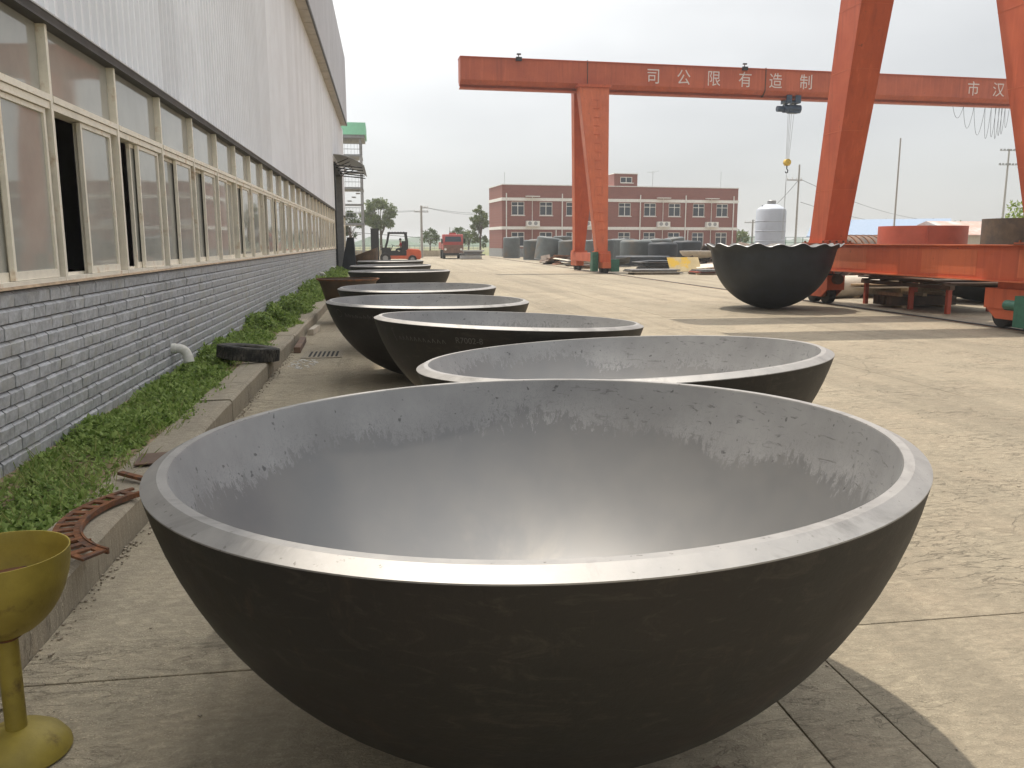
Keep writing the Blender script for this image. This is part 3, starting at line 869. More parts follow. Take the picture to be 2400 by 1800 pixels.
sc_ = [[(.03, 0), (0, .11), (.03, .11)]]
xx = .09
for k in range(11):
    hgt = random.uniform(.02, .04); sc_.append([(xx, .02), (xx + .012, hgt + .02), (xx + .03, .02)]); xx += .05
vs, fs = strokes(sc_, .003); wrap(r3[0], r3[1], r3[2], vs, fs, 'chalk_scribble', m_chalk, R(-152), .80)

# rust-brown dish beside the kerb, between the fifth and sixth heads
rb = thing('rusty_dish', 'rust-brown steel dish standing against the kerb behind the fifth dished head', 'dish', (-.78, 18.2, 0))
prof = [(0, 0), (.18, 0), (.30, .03), (.42, .28), (.60, .88), (.66, .93), (.62, .93), (.57, .87), (.38, .30), (.26, .07), (0, .05)]
m_ = MB().lathe(prof, 48); m_.build('dish_body', m_brownsteel, rb, smooth=True)
m_ = MB().lathe([(.60, .885), (.668, .932), (.668, .945), (.615, .945)], 48); m_.build('rim', m_rust, rb, smooth=True)

# ================================================================== SMALL THINGS BY THE KERB
# olive ashtray stand
t = thing('ashtray_stand', 'olive-yellow metal ashtray bowl on a post with a round dome base', 'ashtray', (-1.262, 2.78, -.0))
n = 10
prof = [(0, .42)] + [(.209 * math.sin(R(90) * i / n), .42 + .285 * (1 - math.cos(R(90) * i / n))) for i in range(1, n + 1)]
prof += [(.2095, .712), (.205, .712)] + [(.203 * math.sin(R(90) * i / n), .428 + .278 * (1 - math.cos(R(90) * i / n))) for i in range(n, 0, -1)] + [(0, .428)]
MB().lathe(prof, 64).build('bowl', m_olive, t, smooth=True, angle=50)
MB().cyl((0, 0, .07), (0, 0, .43), .033, n=20).build('post', m_olive, t, smooth=True)
MB().lathe([(.031, .418), (.046, .42), (.05, .426), (.034, .412)], 24, closed=True).build('weld_bead', m_rust, t, smooth=True)
prof = [(0, .098), (.05, .095), (.10, .078), (.14, .050), (.160, .020), (.163, .004), (.15, .004)]
MB().lathe(prof, 64).build('base', m_olive, t, smooth=True, angle=50)
MB().lathe([(0, .595), (.08, .602), (.15, .592), (.184, .575)], 32, wob=lambda a, j, r, z: (r, z + .012 * math.sin(3 * a + j) + .006 * math.sin(9 * a))).build('ash_fill', m_rust, t, smooth=True)
for (a, x, y) in ((.3, -.02, -.03), (1.9, .06, .04)):
    b = MB(); b.cyl((0, 0, 0), (.055, 0, .006), .004, n=8); o = b.build('cigarette_butt', m_wood, None, loc=(-1.262 + x, 2.78 + y, .612), rot=(0, 0, a))
    tag(o, 'orange-tipped cigarette butt lying in the olive ashtray bowl', 'cigarette butt', 'butts in the ashtray')
# rusty perforated arc lying on the kerb
t = thing('perforated_arc', 'rusty curved steel strip with a row of slots lying over the kerb', 'steel strip', (0, 0, 0))
cx, cy, ri, ro_ = -1.02, 4.60, .615, .745
m_ = MB(); na = 26; a0, a1 = R(136), R(236); zt = .228; th = .012
def arcpt(r, a, z): return (cx + r * .98 * math.cos(a), cy + r * 1.05 * math.sin(a), z)
for k in range(na):
    b0, b1 = a0 + (a1 - a0) * k / na, a0 + (a1 - a0) * (k + 1) / na
    rings = [(ri, ri + .03), (ro_ - .028, ro_)] if k % 2 == 0 else [(ri, ro_)]
    if k % 2: b0 += .004; b1 -= .004
    for (r0, r1) in rings:
        q = [(r0, b0), (r1, b0), (r1, b1), (r0, b1)]
        m_.hexa([arcpt(r, a, zt) for r, a in q], [arcpt(r, a, zt + th) for r, a in q])
m_.build('slotted_plate', m_rust, t)
m_ = MB()
for k in range(na):
    b0, b1 = a0 + (a1 - a0) * k / na, a0 + (a1 - a0) * (k + 1) / na
    q = [(ri - .012, b0), (ri - .001, b0), (ri - .001, b1), (ri - .012, b1)]
    m_.hexa([arcpt(r, a, zt - .012) for r, a in q], [arcpt(r, a, zt + th + .006) for r, a in q])
m_.build('edge_flange', m_rust, t)
tag(MB().cyl((-1.64, 4.22, .222), (-1.50, 4.28, .222), .006, n=8).build('rusty_rod', m_rust), 'thin rusty rod lying on the kerb beside the slotted strip', 'rod')
tag(MB().box(-.09, .09, -.14, .14, 0, .008).build('scrap_plate', m_rustplate, loc=(-1.64, 5.93, .213), rot=(.02, -.03, .1)), 'small flat rusty plate lying on the kerb edge', 'steel plate')
tag(MB().box(-.02, .02, -.16, .16, 0, .02).build('scrap_bar', m_rust, loc=(-1.60, 5.42, .218), rot=(.03, 0, .9)), 'short dark flat bar on the kerb between plate and slotted strip', 'steel bar')
# tyre
t = thing('old_tyre', 'worn black lorry tyre lying on the kerb and weeds by the wall', 'tyre', (-1.76, 11.0, .0))
Mt = T(0, 0, .305) @ Ry(R(6)) @ Rx(R(-3)) @ Matrix.Diagonal((1, 1, .74, 1))
pr = [(.20, -.085), (.21, -.11), (.30, -.125), (.355, -.115), (.375, -.085), (.38, 0), (.375, .085), (.355, .115), (.30, .125), (.21, .11), (.20, .085), (.215, .06), (.33, .07), (.35, 0), (.33, -.07), (.215, -.06)]
MB().lathe(pr, 56, Mt, closed=True).build('casing', m_tyre, t, smooth=True, angle=40)
tr = MB()
for k in range(44):
    a = 2 * math.pi * k / 44
    for (z0, z1, o_) in ((-.10, -.035, 0), (-.03, .03, .07), (.035, .10, 0)):
        Mk = Mt @ Rz(a + o_)
        tr.box(.370, .389, -.020, .020, z0, z1, Mk)
tr = tr.build('tread_blocks', m_tyre, t); tag(tr, kind='stuff')
# drain grate
t = thing('drain_grate', 'slotted concrete drain cover set in the apron beside the kerb', 'drain grate', (-.97, 13.0, 0))
m_ = MB(); m_.box(-.30, .30, -.42, .42, .0005, .006); m_.build('cover', m_kerb, t)
for k in range(7):
    m_ = MB(); x = -.20 + k * .066; m_.box(x, x + .032, -.30, .30, .006, .0085); m_.build('slot', m_dark, t)
# timber offcuts by the kerb
tag(MB().box(-.05, .05, -.75, .75, 0, .09).build('timber_offcut', m_rustplate, loc=(-1.40, 13.95, .002), rot=(0, 0, .03), bevel=.006), 'long brown timber lying along the kerb near the drain grate', 'timber')
tag(MB().box(-.05, .05, -.45, .45, 0, .11).build('timber_offcut', m_paleplate, loc=(-1.36, 16.2, .002), rot=(0, 0, -.05), bevel=.006), 'pale timber block against the kerb beyond the brown one', 'timber')
sp = MB()
for k in range(70):
    a = random.uniform(0, 6.28); r = random.random() ** .5
    x, y = -1.18 + .20 * r * math.cos(a), 12.0 + .5 * r * math.sin(a); w = random.uniform(.004, .014)
    sp.box(-w, w, -w * 2, w * 2, .001, .004, T(x, y, 0) @ Rz(random.uniform(0, 3)))
tag(sp.build('plaster_chips', m_white), 'scatter of white plaster chips on the apron beside the tyre', 'chips', kind='stuff')
# grit along the kerb foot and over the yard
gr = MB()
for k in range(420):
    y = random.uniform(3.0, 14); x = -1.482 + abs(random.gauss(0, .035)) ; w = random.uniform(.002, .008)
    gr.box(-w, w, -w, w, 0, w * 1.2, T(x, y, .0005) @ Rz(random.uniform(0, 3)))
for k in range(160):
    y = 1.8 + 8 * random.random() ** 1.6; x = random.uniform(-1.4, 6.0); w = random.uniform(.0015, .006)
    gr.box(-w, w, -w * 1.6, w * 1.6, 0, w, T(x, y, .0005) @ Rz(random.uniform(0, 3)))
tag(gr.build('grit', m_grit), 'loose pale grit along the kerb foot and over the concrete', 'grit', kind='stuff')
tag(MB().box(-.12, .12, -.012, .012, 0, .012).build('timber_strip', m_rustplate, loc=(.93, 2.29, .001), rot=(0, 0, .35)), 'narrow wooden strip on the ground under the scratched dished head', 'timber')

# ================================================================== GANTRY CRANES
def ladder(mb, x, y, z0, z1): pass
# ---- near crane: only its legs and sill stand in view, twin girders pass overhead
nc = thing('gantry_crane', 'tall red gantry crane whose wide sill beam stands behind the black wavy-edged head', 'gantry crane', (12.35, 18.5, 0), group='red gantry cranes')
def sill(y0, y1, z0, z1, x0, x1):
    m = MB(); m.box(x0 + .04, x1 - .04, y0, y1, z0 + .02, z1 - .02); return m
s_ = sill(-5.6, 4.75, .945, 1.655, -.37, .37).build('sill_beam', m_red, nc)
MB().box(-.40, .40, -5.62, 4.77, 1.636, 1.662).build('top_flange', m_redpale, s_)
MB().box(-.40, .40, -5.62, 4.77, .935, .964).build('bottom_flange', m_redpale, s_)
for (y0, y1) in ((-2.9, -1.1), (1.1, 3.2), (-4.55, -4.05)):      # repainted patches on the web
    MB().box(-.3335, -.331, y0, y1, 1.03, 1.56).build('repainted_patch', m_redpale, s_)
def near_leg(sgn):
    # sgn +1: the leg farther along the rail, -1: the nearer one
    b = [(-.33, 3.23 * sgn - .02), (.33, 3.23 * sgn - .02), (.33, 4.05 * sgn), (-.33, 4.05 * sgn)] if sgn > 0 else [(-.33, -5.03), (.33, -5.03), (.33, -4.22), (-.33, -4.22)]
    tp = [(-.48, 1.45), (.48, 1.45), (.48, 2.55), (-.48, 2.55)] if sgn > 0 else [(-.48, -2.9), (.48, -2.9), (.48, -1.82), (-.48, -1.82)]
    m = MB(); m.hexa([(x, y, 1.70) for x, y in b], [(x, y, 10.0) for x, y in tp])
    leg = m.build('leg', m_red, nc)
    yc = 3.64 if sgn > 0 else -4.625
    MB().box(-.47, .47, yc - .58, yc + .58, 1.662, 1.70).build('foot_plate', m_red, leg)
    MB().box(-.52, .62, yc - .66, yc + .66, 1.6625, 1.675).build('shim_plate', m_brownsteel, leg)
    for dx in (-.40, -.2, 0, .2, .40):
        for e in (-.5, .5): MB().cyl((dx, yc + e, 1.70), (dx, yc + e, 1.75), .03, n=6).build('bolt', m_rust, leg)
    for e in (-1, 1):
        MB().hexa([(-.33, yc + e * .46 - .01, 1.70), (.33, yc + e * .46 - .01, 1.70), (.33, yc + e * .46 + .01, 1.70), (-.33, yc + e * .46 + .01, 1.70)],
                  [(-.30, yc + e * .40 - .01, 1.86), (.30, yc + e * .40 - .01, 1.86), (.30, yc + e * .40 + .01, 1.86), (-.30, yc + e * .40 + .01, 1.86)]).build('gusset', m_red, leg)
    for z in (3.1, 4.6, 6.1, 7.6):
        u = (z - 1.70) / 8.3; q = [(bx + (tx_ - bx) * u, by + (ty_ - by) * u) for (bx, by), (tx_, ty_) in zip(b, tp)]
        xa, xb_, ya_, yb_ = min(c[0] for c in q) - .004, max(c[0] for c in q) + .004, min(c[1] for c in q) - .006, max(c[1] for c in q) + .006
        MB().box(xa, xb_, ya_, yb_, z, z + .014).build('weld_seam', m_redpale, leg)
near_leg(1); near_leg(-1)
MB().box(-.46, .46, -3.0, 2.6, 9.5, 9.999).build('top_tie', m_red, nc)
for yc in (1.95, -1.0):
    MB().box(-7.6, 24.0, yc - .54, yc + .54, 10.0, 11.4).build('girder', m_redbeam, nc)
def bogie(y, motor):
    b = MB(); b.box(-.26, .26, y - .80, y + .62, .40, .80); b.box(-.20, .20, y - .35, y + .35, .80, .937)
    bo = b.build('bogie', m_red, nc)
    for yy in (y - .42, y + .30):
        MB().cyl((-.10, yy, .275), (.10, yy, .275), .26, n=28).build('wheel', m_black, bo, smooth=True)
        MB().cyl((-.13, yy, .275), (.13, yy, .275), .09, n=16).build('hub', m_rust, bo, smooth=True)
    for sx in (-.24, .20):
        MB().prism([(y - .75, .40), (y + .58, .40), (y + .30, .20), (y - .45, .20)], sx, sx + .04, 'x').build('cheek_plate', m_red, bo)
    if motor:
        MB().box(-.50, -.28, y - .95, y - .50, .10, .70).build('motor_box', m_green, bo)
        MB().cyl((-.40, y - .50, .5), (-.40, y - .18, .5), .10, n=16).build('motor', m_green, bo, smooth=True)
    else:
        MB().cyl((.0, y - .95, .70), (.0, y - .35, .70), .14, n=16).build('motor', m_brownsteel, bo, smooth=True)
    return bo
bogie(3.85, False); bogie(-3.75, True)
MB().tube([(-.1, 2.5, .93), (-.15, 2.75, .80), (-.15, 3.0, .84), (-.1, 3.05, .93)], .012, 6).build('cable', m_wire, nc)

# ---- far crane with cantilever girder, hoist and painted characters
FC = thing('gantry_crane', 'red gantry crane with a long lettered girder standing before the brick office', 'gantry crane', (12.3, 48.4, 0), rz=R(2.3), group='red gantry cranes')
def far_leg(s, lx=0.0):
    yb = 2.35 * s; yt = .55 * s
    bt = [(lx - .50, yb - .24), (lx + .10, yb - .24), (lx + .10, yb + .24), (lx - .50, yb + .24)]
    tp = [(lx - 1.17, yt - .28), (lx + .56, yt - .28), (lx + .56, yt + .28), (lx - 1.17, yt + .28)]
    m = MB(); m.hexa([(x, y, 1.22) for x, y in bt], [(x, y, 10.30) for x, y in tp])
    lg = m.build('leg', m_redpale if s < 0 else m_red, FC)
    e = MB(); e.hexa([(bt[0][0] - .03, yb - .27, 1.22), (bt[0][0] - .002, yb - .27, 1.22), (bt[0][0] - .002, yb + .27, 1.22), (bt[0][0] - .03, yb + .27, 1.22)],
                     [(tp[0][0] - .03, yt - .31, 10.3), (tp[0][0] - .002, yt - .31, 10.3), (tp[0][0] - .002, yt + .31, 10.3), (tp[0][0] - .03, yt + .31, 10.3)])
    e.build('edge_flange', m_redpale, lg)
    MB().box(lx - .62, lx + .24, yb - .33, yb + .33, 1.10, 1.22).build('foot_plate', m_redpale, lg)
    MB().box(lx - 1.26, lx + .66, yt - .36, yt + .36, 10.30, 10.46).build('saddle_plate', m_red, lg)
    for z in range(16):        # climbing rungs
        zz = 2.4 + .48 * z; u = (zz - 1.22) / 9.08; yy = yb + (yt - yb) * u
        if s < 0: MB().tube([(lx - .42, yy - .29, zz), (lx - .08, yy - .29, zz)], .012, 5).build('rung', m_red, lg)
def far_end(lx):
    far_leg(-1, lx); far_leg(1, lx)
    sb = MB(); sb.box(lx - .50, lx + .10, -3.2, 3.2, .62, 1.10); sb = sb.build('sill_beam', m_red, FC)
    for y in (-2.75, 2.75):
        b = MB(); b.box(lx - .42, lx + .05, y - .65, y + .65, .30, .618); b.build('bogie', m_redpale, sb)
        for yy in (y - .38, y + .38): MB().cyl((lx - .26, yy, .25), (lx - .06, yy, .25), .235, n=20).build('wheel', m_black, sb, smooth=True)
    MB().box(lx - .86, lx - .53, -2.9, -2.45, .12, 1.18).build('control_cabinet', m_green, sb)
    MB().box(lx + .14, lx + .62, -3.15, -2.5, .10, .78).build('motor_box', m_green, sb)
far_end(-.12); far_end(37.0)
gd = MB(); x0, x1 = -7.95, 44.0
gd.prism([(-.45, 11.72), (.45, 11.72), (.45, 10.55), (.20, 10.30), (-.20, 10.30), (-.45, 10.55)], x0, x1, 'x')
gd = gd.build('girder', m_redbeam, FC)
MB().box(x0, x1, -.24, .24, 10.11, 10.16).build('lower_flange', m_redbeam, gd)
MB().box(x0 + .01, x1 - .01, -.03, .03, 10.16, 10.302).build('lower_web', m_redbeam, gd)
MB().box(x0 - .02, x1, -.52, .52, 11.72, 11.755).build('top_flange', m_red, gd)
for xj in (-.75, 10.1):
    MB().prism([(-.50, 11.80), (.50, 11.80), (.50, 10.50), (.22, 10.2), (-.22, 10.2), (-.50, 10.50)], xj, xj + .035, 'x').build('splice_flange', m_brownsteel, gd)
for (ch, xc) in (('司', 3.17), ('公', 5.03), ('限', 6.90), ('有', 8.83), ('造', 10.78), ('制', 12.72), ('市', 24.05), ('汉', 25.85)):
    vs, fs = text_mesh(ch, .92)
    xsv = [v[0] for v in vs]; cxx = (min(xsv) + max(xsv)) / 2
    m_ = MB(); m_.add([(xc + (v[0] - cxx) * .95, -.4545, 10.76 + v[1] * 1.0) for v in vs], fs)
    link('painted_character', m_.mesh('painted_character', m_white_letter), gd)
def flood(xc):
    m = MB(); m.box(xc - .16, xc + .16, -.62, -.48, 11.60, 11.80); m.tube([(xc, -.5, 11.75), (xc, -.45, 11.95)], .025, 6); m.box(xc - .10, xc + .12, -.55, -.42, 11.93, 12.0)
    return m.build('floodlight', m_darkmetal, gd)
flood(-4.7); flood(8.75)
# hoist
ho = thing('hoist', 'blue electric chain hoist hanging from the lettered red girder', 'hoist', (24.35, 48.9, 0), rz=R(2.3))
MB().cyl((-.45, 0, 9.62), (.62, 0, 9.62), .24, n=24).build('drum', m_blue, ho, smooth=True)
MB().cyl((-.86, 0, 9.60), (-.45, 0, 9.60), .17, n=20).build('motor', m_blue, ho, smooth=True)
MB().box(-.12, .52, -.20, .20, 9.36, 9.62).build('gearbox', m_blue, ho, bevel=.03)
for xo in (-.28, .30):
    MB().box(xo - .20, xo + .20, -.30, .30, 9.92, 10.06).build('trolley', m_blue, ho)
    for s in (-1, 1):
        MB().box(xo - .17, xo + .17, s * .30, s * .36, 9.92, 10.36).build('side_plate', m_blue, ho)
        MB().cyl((xo, s * .16, 10.24), (xo, s * .295, 10.24), .09, n=14).build('trolley_wheel', m_darkmetal, ho)
    MB().box(xo - .05, xo + .05, -.06, .06, 9.80, 9.925).build('hanger', m_blue, ho)
for (xa, xb) in ((-.12, -.10), (-.02, -.04), (.10, .02), (.26, .08)):
    MB().tube([(xa, 0, 9.45), (xb, 0, 6.62)], .014, 5).build('wire_rope', m_galv, ho)
hk = MB(); hk.cyl((-.02, -.13, 6.50), (-.02, .13, 6.50), .20, n=20); hk.box(-.14, .10, -.10, .10, 6.30, 6.5); hk = hk.build('hook_block', m_yellow, ho, smooth=True)
MB().tube([(-.02, 0, 6.30), (-.02, 0, 6.12), (.06, 0, 6.02), (.04, 0, 5.90), (-.06, 0, 5.88), (-.10, 0, 5.96)], .035, 8).build('hook', m_darkmetal, hk, smooth=True)
for xo in (-.06, .03): MB().tube([(-.02, 0, 5.90), (xo - .04, 0, 1.9)], .012, 5).build('sling', m_galv, ho)
# festoon cable loops
fe = thing('festoon_cable', 'hanging loops of thin cable under the lettered girder', 'cable', (35.3, 49.3, 0), rz=R(2.3))
for k in range(9):
    xa = (0, .75, 1.5, 2.3, 2.75, 3.05, 3.3, 3.5, 3.75)[k]; w = (.75, .75, .8, .45, .35, .3, .25, .25, .3)[k]; d = (.7, 1.3, 1.7, 1.9, 1.8, 1.9, 1.7, 1.6, 1.2)[k]
    MB().tube([(xa + w * i / 10, -.05, 10.08 - d * (1 - (2 * i / 10 - 1) ** 2)) for i in range(11)], .011, 5).build('loop', m_wire, fe)

# ================================================================== BLACK WAVY HEAD AND RIGHT-HAND YARD
t = thing('wavy_head', 'black hemispherical head with a wavy untrimmed edge standing alone in the yard', 'dished head', (9.95, 20.55, 0))
n = 20; Rs = 1.54
po = [(Rs * math.sin(R(84) * i / n), Rs * (1 - math.cos(R(84) * i / n)) * 1.01) for i in range(n + 1)]
po += [(1.555, 1.50), (1.60, 1.565), (1.70, 1.63)]
def wv(a, j, r, z):
    k = max(0, (j - n + 1) / 4.0)
    w = math.sin(19 * a + .6 * math.sin(3 * a)) + .3 * math.sin(11 * a + 1)
    return r + .030 * k * w, z + .036 * k * w
MB().lathe(po, 190, wob=wv).build('outer_shell', m_darkhead, t, smooth=True, angle=60)
pi = [(max(0, r - .035), z + .035) for r, z in po[:-1]] + [(1.685, 1.645)]
MB().lathe(pi, 190, wob=wv).build('inner_face', m_greyplate, t, smooth=True, angle=60)
MB().lathe([(1.70, 1.63), (1.685, 1.645)], 190, wob=lambda a, j, r, z: wv(a, n + 3, r, z + .002)).build('cut_edge', m_galv, t, smooth=True)
# steel bench with plates
t = thing('steel_bench', 'low red-brown steel bench carrying bent plates behind the crane sill', 'bench', (14.15, 20.0, 0))
for (x, y) in ((-.75, -1.75), (.75, -1.75), (-.75, 1.75), (.75, 1.75), (-.75, -.3), (.75, -1.25)):
    MB().box(x - .05, x + .05, y - .05, y + .05, 0, .58).build('leg', m_redpaint, t)
for x in (-.78, .78): MB().box(x - .06, x + .06, -1.9, 1.9, .58, .68).build('rail', m_brownsteel, t)
for k in range(5): MB().box(-.9, .9, -1.8 + .86 * k, -1.68 + .86 * k, .681, .72).build('cross_bar', m_brownsteel, t)
def plate(name, label, cat, x, y, z, w, l, th, mat, rz=0., rx=0., ry=0., group=None):
    m = MB(); m.box(-w/2, w/2, -l/2, l/2, 0, th)
    return tag(m.build(name, mat, None, loc=(x, y, z), rot=(rx, ry, rz)), label, cat, group)
g_b = 'plates on the steel bench'
for k, (w, l, mt) in enumerate(((1.9, 3.6, m_rustplate), (2.1, 3.2, m_brownsteel), (1.8, 3.4, m_paleplate), (2.2, 3.0, m_rustplate))):
    plate('steel_plate', 'thin plate in the stack on the low red-brown bench', 'steel plate', 14.2 + random.uniform(-.15, .15), 20.0 + random.uniform(-.2, .2), .722 + .036 * k, w, l, .03, mt, random.uniform(-.08, .08), 0, 0, g_b)
t = thing('beam_pack', 'dark steel beams bundled on the ground under the low bench', 'steel beams', (14.1, 20.6, 0))
for k in range(3):
    MB().box(-.95, .95, -.12 + .3 * k - .3, .08 + .3 * k - .3, .06, .30).build('beam', m_brownsteel, t)
for x in (-.7, .0, .7): MB().box(x - .06, x + .06, -.45, .45, .30, .38).build('spacer_block', m_wood, t)
for x in (-.6, .6): MB().box(x - .06, x + .06, -.5, .45, 0, .06).build('bearer', m_wood, t)
# pale plates stacked behind
for k in range(5):
    plate('steel_plate', 'wide pale plate in the flat pile behind the crane sill', 'steel plate', 16.2 + random.uniform(-.2, .2), 25.2 + random.uniform(-.2, .2), .30 + .05 * k, 4.4, 2.2, .045, (m_paleplate, m_rustplate, m_wood, m_rustplate, m_paleplate)[k], random.uniform(-.06, .06), 0, 0, 'plates piled behind the crane sill')
for x in (14.6, 16.2, 17.8):
    tag(MB().box(-.1, .1, -1.0, 1.0, 0, .30).build('timber_bearer', m_wood, loc=(x, 25.2, 0)), 'timber bearer under the flat pile of pale plates', 'timber', 'bearers under the pale plates')
t = thing('white_pipe', 'short whitish pipe lying on the ground beside the bench', 'pipe', (13.3, 24.0, 0))
MB().lathe([(.32, 0), (.34, 0), (.34, 1.5), (.32, 1.5)], 28, T(0, 0, .34) @ Rz(.3) @ Ry(R(90)), closed=True).build('barrel', m_paleplate, t, smooth=True)
hd2 = dished_head(17.35, 21.9, .70, 1.72, 0.0, 0.0, 'shallow grey-blue head lying open behind the crane wheel', 20, 72, inner=m_greyplate, outer=m_darkhead, rim=m_head, group='loose heads in the yard')
# red ring, brown drum with a plant, rusty pipe
t = thing('steel_ring', 'wide red-oxide steel ring standing on timbers behind the crane sill', 'ring', (19.28, 28.0, 0))
MB().lathe([(1.44, .22), (1.48, .22), (1.48, 2.28), (1.44, 2.28)], 72, closed=True).build('ring_wall', m_redpaint, t, smooth=True)
MB().box(-.045, .045, -.02, .02, .22, 2.27, Rz(R(62)) @ T(0, 0, 0) @ T(-1.495, 0, 0)).build('weld_strip', m_redpaint, t)
for y in (-.9, .9): MB().box(-1.7, 1.7, y - .1, y + .1, 0, .218).build('timber', m_wood, t)
t = thing('steel_drum', 'tall dark brown steel drum with weeds growing in its top', 'drum', (20.4, 24.2, 0))
MB().lathe([(1.28, 0), (1.33, 0), (1.36, 2.45), (1.31, 2.45), (1.26, .08), (0, .06), (0, 0)], 64, closed=True).build('shell', m_brownsteel, t, smooth=True)
MB().lathe([(0, 2.20), (1.285, 2.16)], 40).build('soil_fill', m_soil, t)
n = 500; p = np.stack([rng.normal(-.4, .3, n), rng.normal(-.3, .3, n), 2.2 + rng.random(n) * .75], 1); d = unit(rng.normal(size=(n, 3)) + np.array([0, 0, .5])); l = rng.uniform(.08, .2, n)
tag(link('weed_tuft', leaf_mesh('weed_tuft', p, d, sideof(d), l, l * .4, m_weed), t), kind='stuff')
t = thing('rusty_pipe', 'rusty ribbed pipe lying behind the red-oxide ring', 'pipe', (20.3, 33.5, 0))
MB().lathe([(.93, 0), (1.0, 0), (1.0, 2.6), (.93, 2.6)], 44, T(0, 0, 1.0) @ Rz(.2) @ T(-1.3, 0, 0) @ Ry(R(90)), closed=True).build('barrel', m_rustplate, t, smooth=True)
for k in range(7): MB().lathe([(1.0, .3 + .33 * k), (1.03, .3 + .33 * k), (1.03, .36 + .33 * k), (1.0, .36 + .33 * k)], 44, T(0, 0, 1.0) @ Rz(.2) @ T(-1.3, 0, 0) @ Ry(R(90)), closed=True).build('rib', m_rust, t, smooth=True)

# ---- grey primed heads standing face down along the office
def face_down(x, y, r, h, label, cat='dished head', rx=0., ry=0., rz=0., mat=None, z=0.0, group='grey primed heads stored before the office'):
    t = thing('primed_head', label, cat, (x, y, z), group=group, rot=(rx, ry, rz))
    k = min(.22 * r, h * .17)
    pr = [(r, 0), (r, h - k)] + [(r - k + k * math.cos(R(90) * i / 6), h - k + k * .8 * math.sin(R(90) * i / 6)) for i in range(1, 7)] + [(r * .35, h - .03 * h), (0, h)]
    MB().lathe(pr, 48).build('shell', mat or m_head, t, smooth=True, angle=50)
    MB().lathe([(r - .03, .0), (r + .006, .0), (r + .006, .05), (r - .03, .05)], 48, closed=True).build('edge', m_steel, t, smooth=True)
    return t
face_down(13.93, 92, .92, 2.32, 'grey primed head standing alone by the corner downpipe of the office')
face_down(15.2, 78, 1.25, 2.25, 'grey primed head leaning over to one side beside the scrap pile', ry=R(9))
face_down(16.9, 76, 1.05, 1.95, 'grey primed head between the leaning one and the far crane leg')
face_down(17.9, 84, .9, 2.40, 'small grey primed head showing behind its neighbours near the crane leg')
face_down(17.75, 71, .72, 1.95, 'dark narrow primed head seen between the two far crane legs')
face_down(19.3, 72, .72, 2.0, 'dark narrow primed head just beyond the green motor box of the far crane')
face_down(20.2, 66, 1.3, 1.95, 'big grey primed head in the close pair right of the far crane')
face_down(23.2, 70, 1.35, 2.08, 'paler grey primed head behind the close pair')
face_down(26.4, 74, 1.0, 2.2, 'grey primed head with brown stains tipped beside the scrap heap', ry=R(-7))
hdl = face_down(18.9, 60, 2.0, .75, 'low flat grey head lying under the close pair', mat=m_darkhead)
face_down(14.6, 82, 1.0, 2.0, 'grey primed head half hidden behind the leaning one')
face_down(15.9, 86, 1.1, 2.1, 'grey primed head tucked behind the leaning one and the small one')
face_down(22.0, 76, 1.2, 2.1, 'grey primed head between the close pair and the office wall')
face_down(21.6, 63.5, 1.15, 1.75, 'lower dark grey head in front of the close pair', mat=m_darkhead)
face_down(24.9, 67, 1.2, 1.9, 'dark grey head at the end of the stored row', mat=m_darkhead)
t = thing('silver_dish', 'bare silver shallow dish raised on trestles above the scrap', 'dish', (21.3, 55, 0))
MB().lathe([(0, .62), (.6, .66), (1.1, .82), (1.28, 1.02), (1.30, 1.14), (1.25, 1.14), (1.05, .86), (0, .68)], 56).build('dish', m_paleplate, t, smooth=True)
MB().lathe([(0, 1.12), (1.24, 1.13)], 48).build('cover_sheet', m_galv, t)
for (x, y) in ((-.6, -.6), (.6, -.6), (-.6, .6), (.6, .6)): MB().box(x - .05, x + .05, y - .05, y + .05, 0, .70).build('trestle_leg', m_brownsteel, t)
plate('steel_plate', 'large yellow-stained plate leaning on the scrap beside the black wavy head', 'steel plate', 17.4, 47.2, .43, 2.0, .98, .03, m_yplate, .1, R(55))
for x in (16.75, 18.05): tag(MB().box(-.05, .05, -.05, .05, 0, .72).build('prop_post', m_brownsteel, loc=(x, 47.62, 0)), 'short post propping the yellow-stained plate', 'post', 'props under the yellow plate')
# plate piles: (x, y, w, l, count, mats)
pid = 0
def pile(x, y, w, l, cnt, mats, label, grp, skew=.12, t0=.05):
    z = .07
    for s_ in (-.35, .35):
        tag(MB().box(-w*.45, w*.45, -.06, .06, 0, .068).build('timber_bearer', m_wood, loc=(x, y + s_ * l, 0)), 'timber bearer under ' + grp, 'timber', 'bearers under ' + grp)
    for k in range(cnt):
        th = random.uniform(.7, 1.4) * t0
        plate('steel_plate', label, 'steel plate', x + random.uniform(-.1, .1) * w, y + random.uniform(-.08, .08) * l, z, w * random.uniform(.75, 1), l * random.uniform(.8, 1), th, random.choice(mats), random.uniform(-skew, skew), 0, 0, grp)
        z += th + .003
pile(14.5, 44.0, 2.8, 1.6, 4, [m_greyplate, m_paleplate], 'flat plate in the pile on the open yard right of the far crane', 'the pile right of the far crane')
pile(17.3, 43.2, 2.0, 1.6, 4, [m_rustplate, m_greyplate, m_redpaint], 'mixed plate in the pile behind the black wavy head', 'the pile behind the black wavy head')
pile(17.8, 52, 3.6, 2.0, 8, [m_greyplate, m_darkhead], 'dark plate in the pile below the low flat grey head', 'the dark pile below the low grey head')
pile(21.8, 50, 3.5, 2.0, 9, [m_greyplate, m_rustplate, m_brownsteel], 'plate in the tall rusty pile under the silver dish', 'the rusty pile under the silver dish')
pile(14.2, 60, 2.2, 1.6, 6, [m_greyplate, m_paleplate], 'plate in the pile just left of the far crane leg', 'the pile left of the far crane leg')
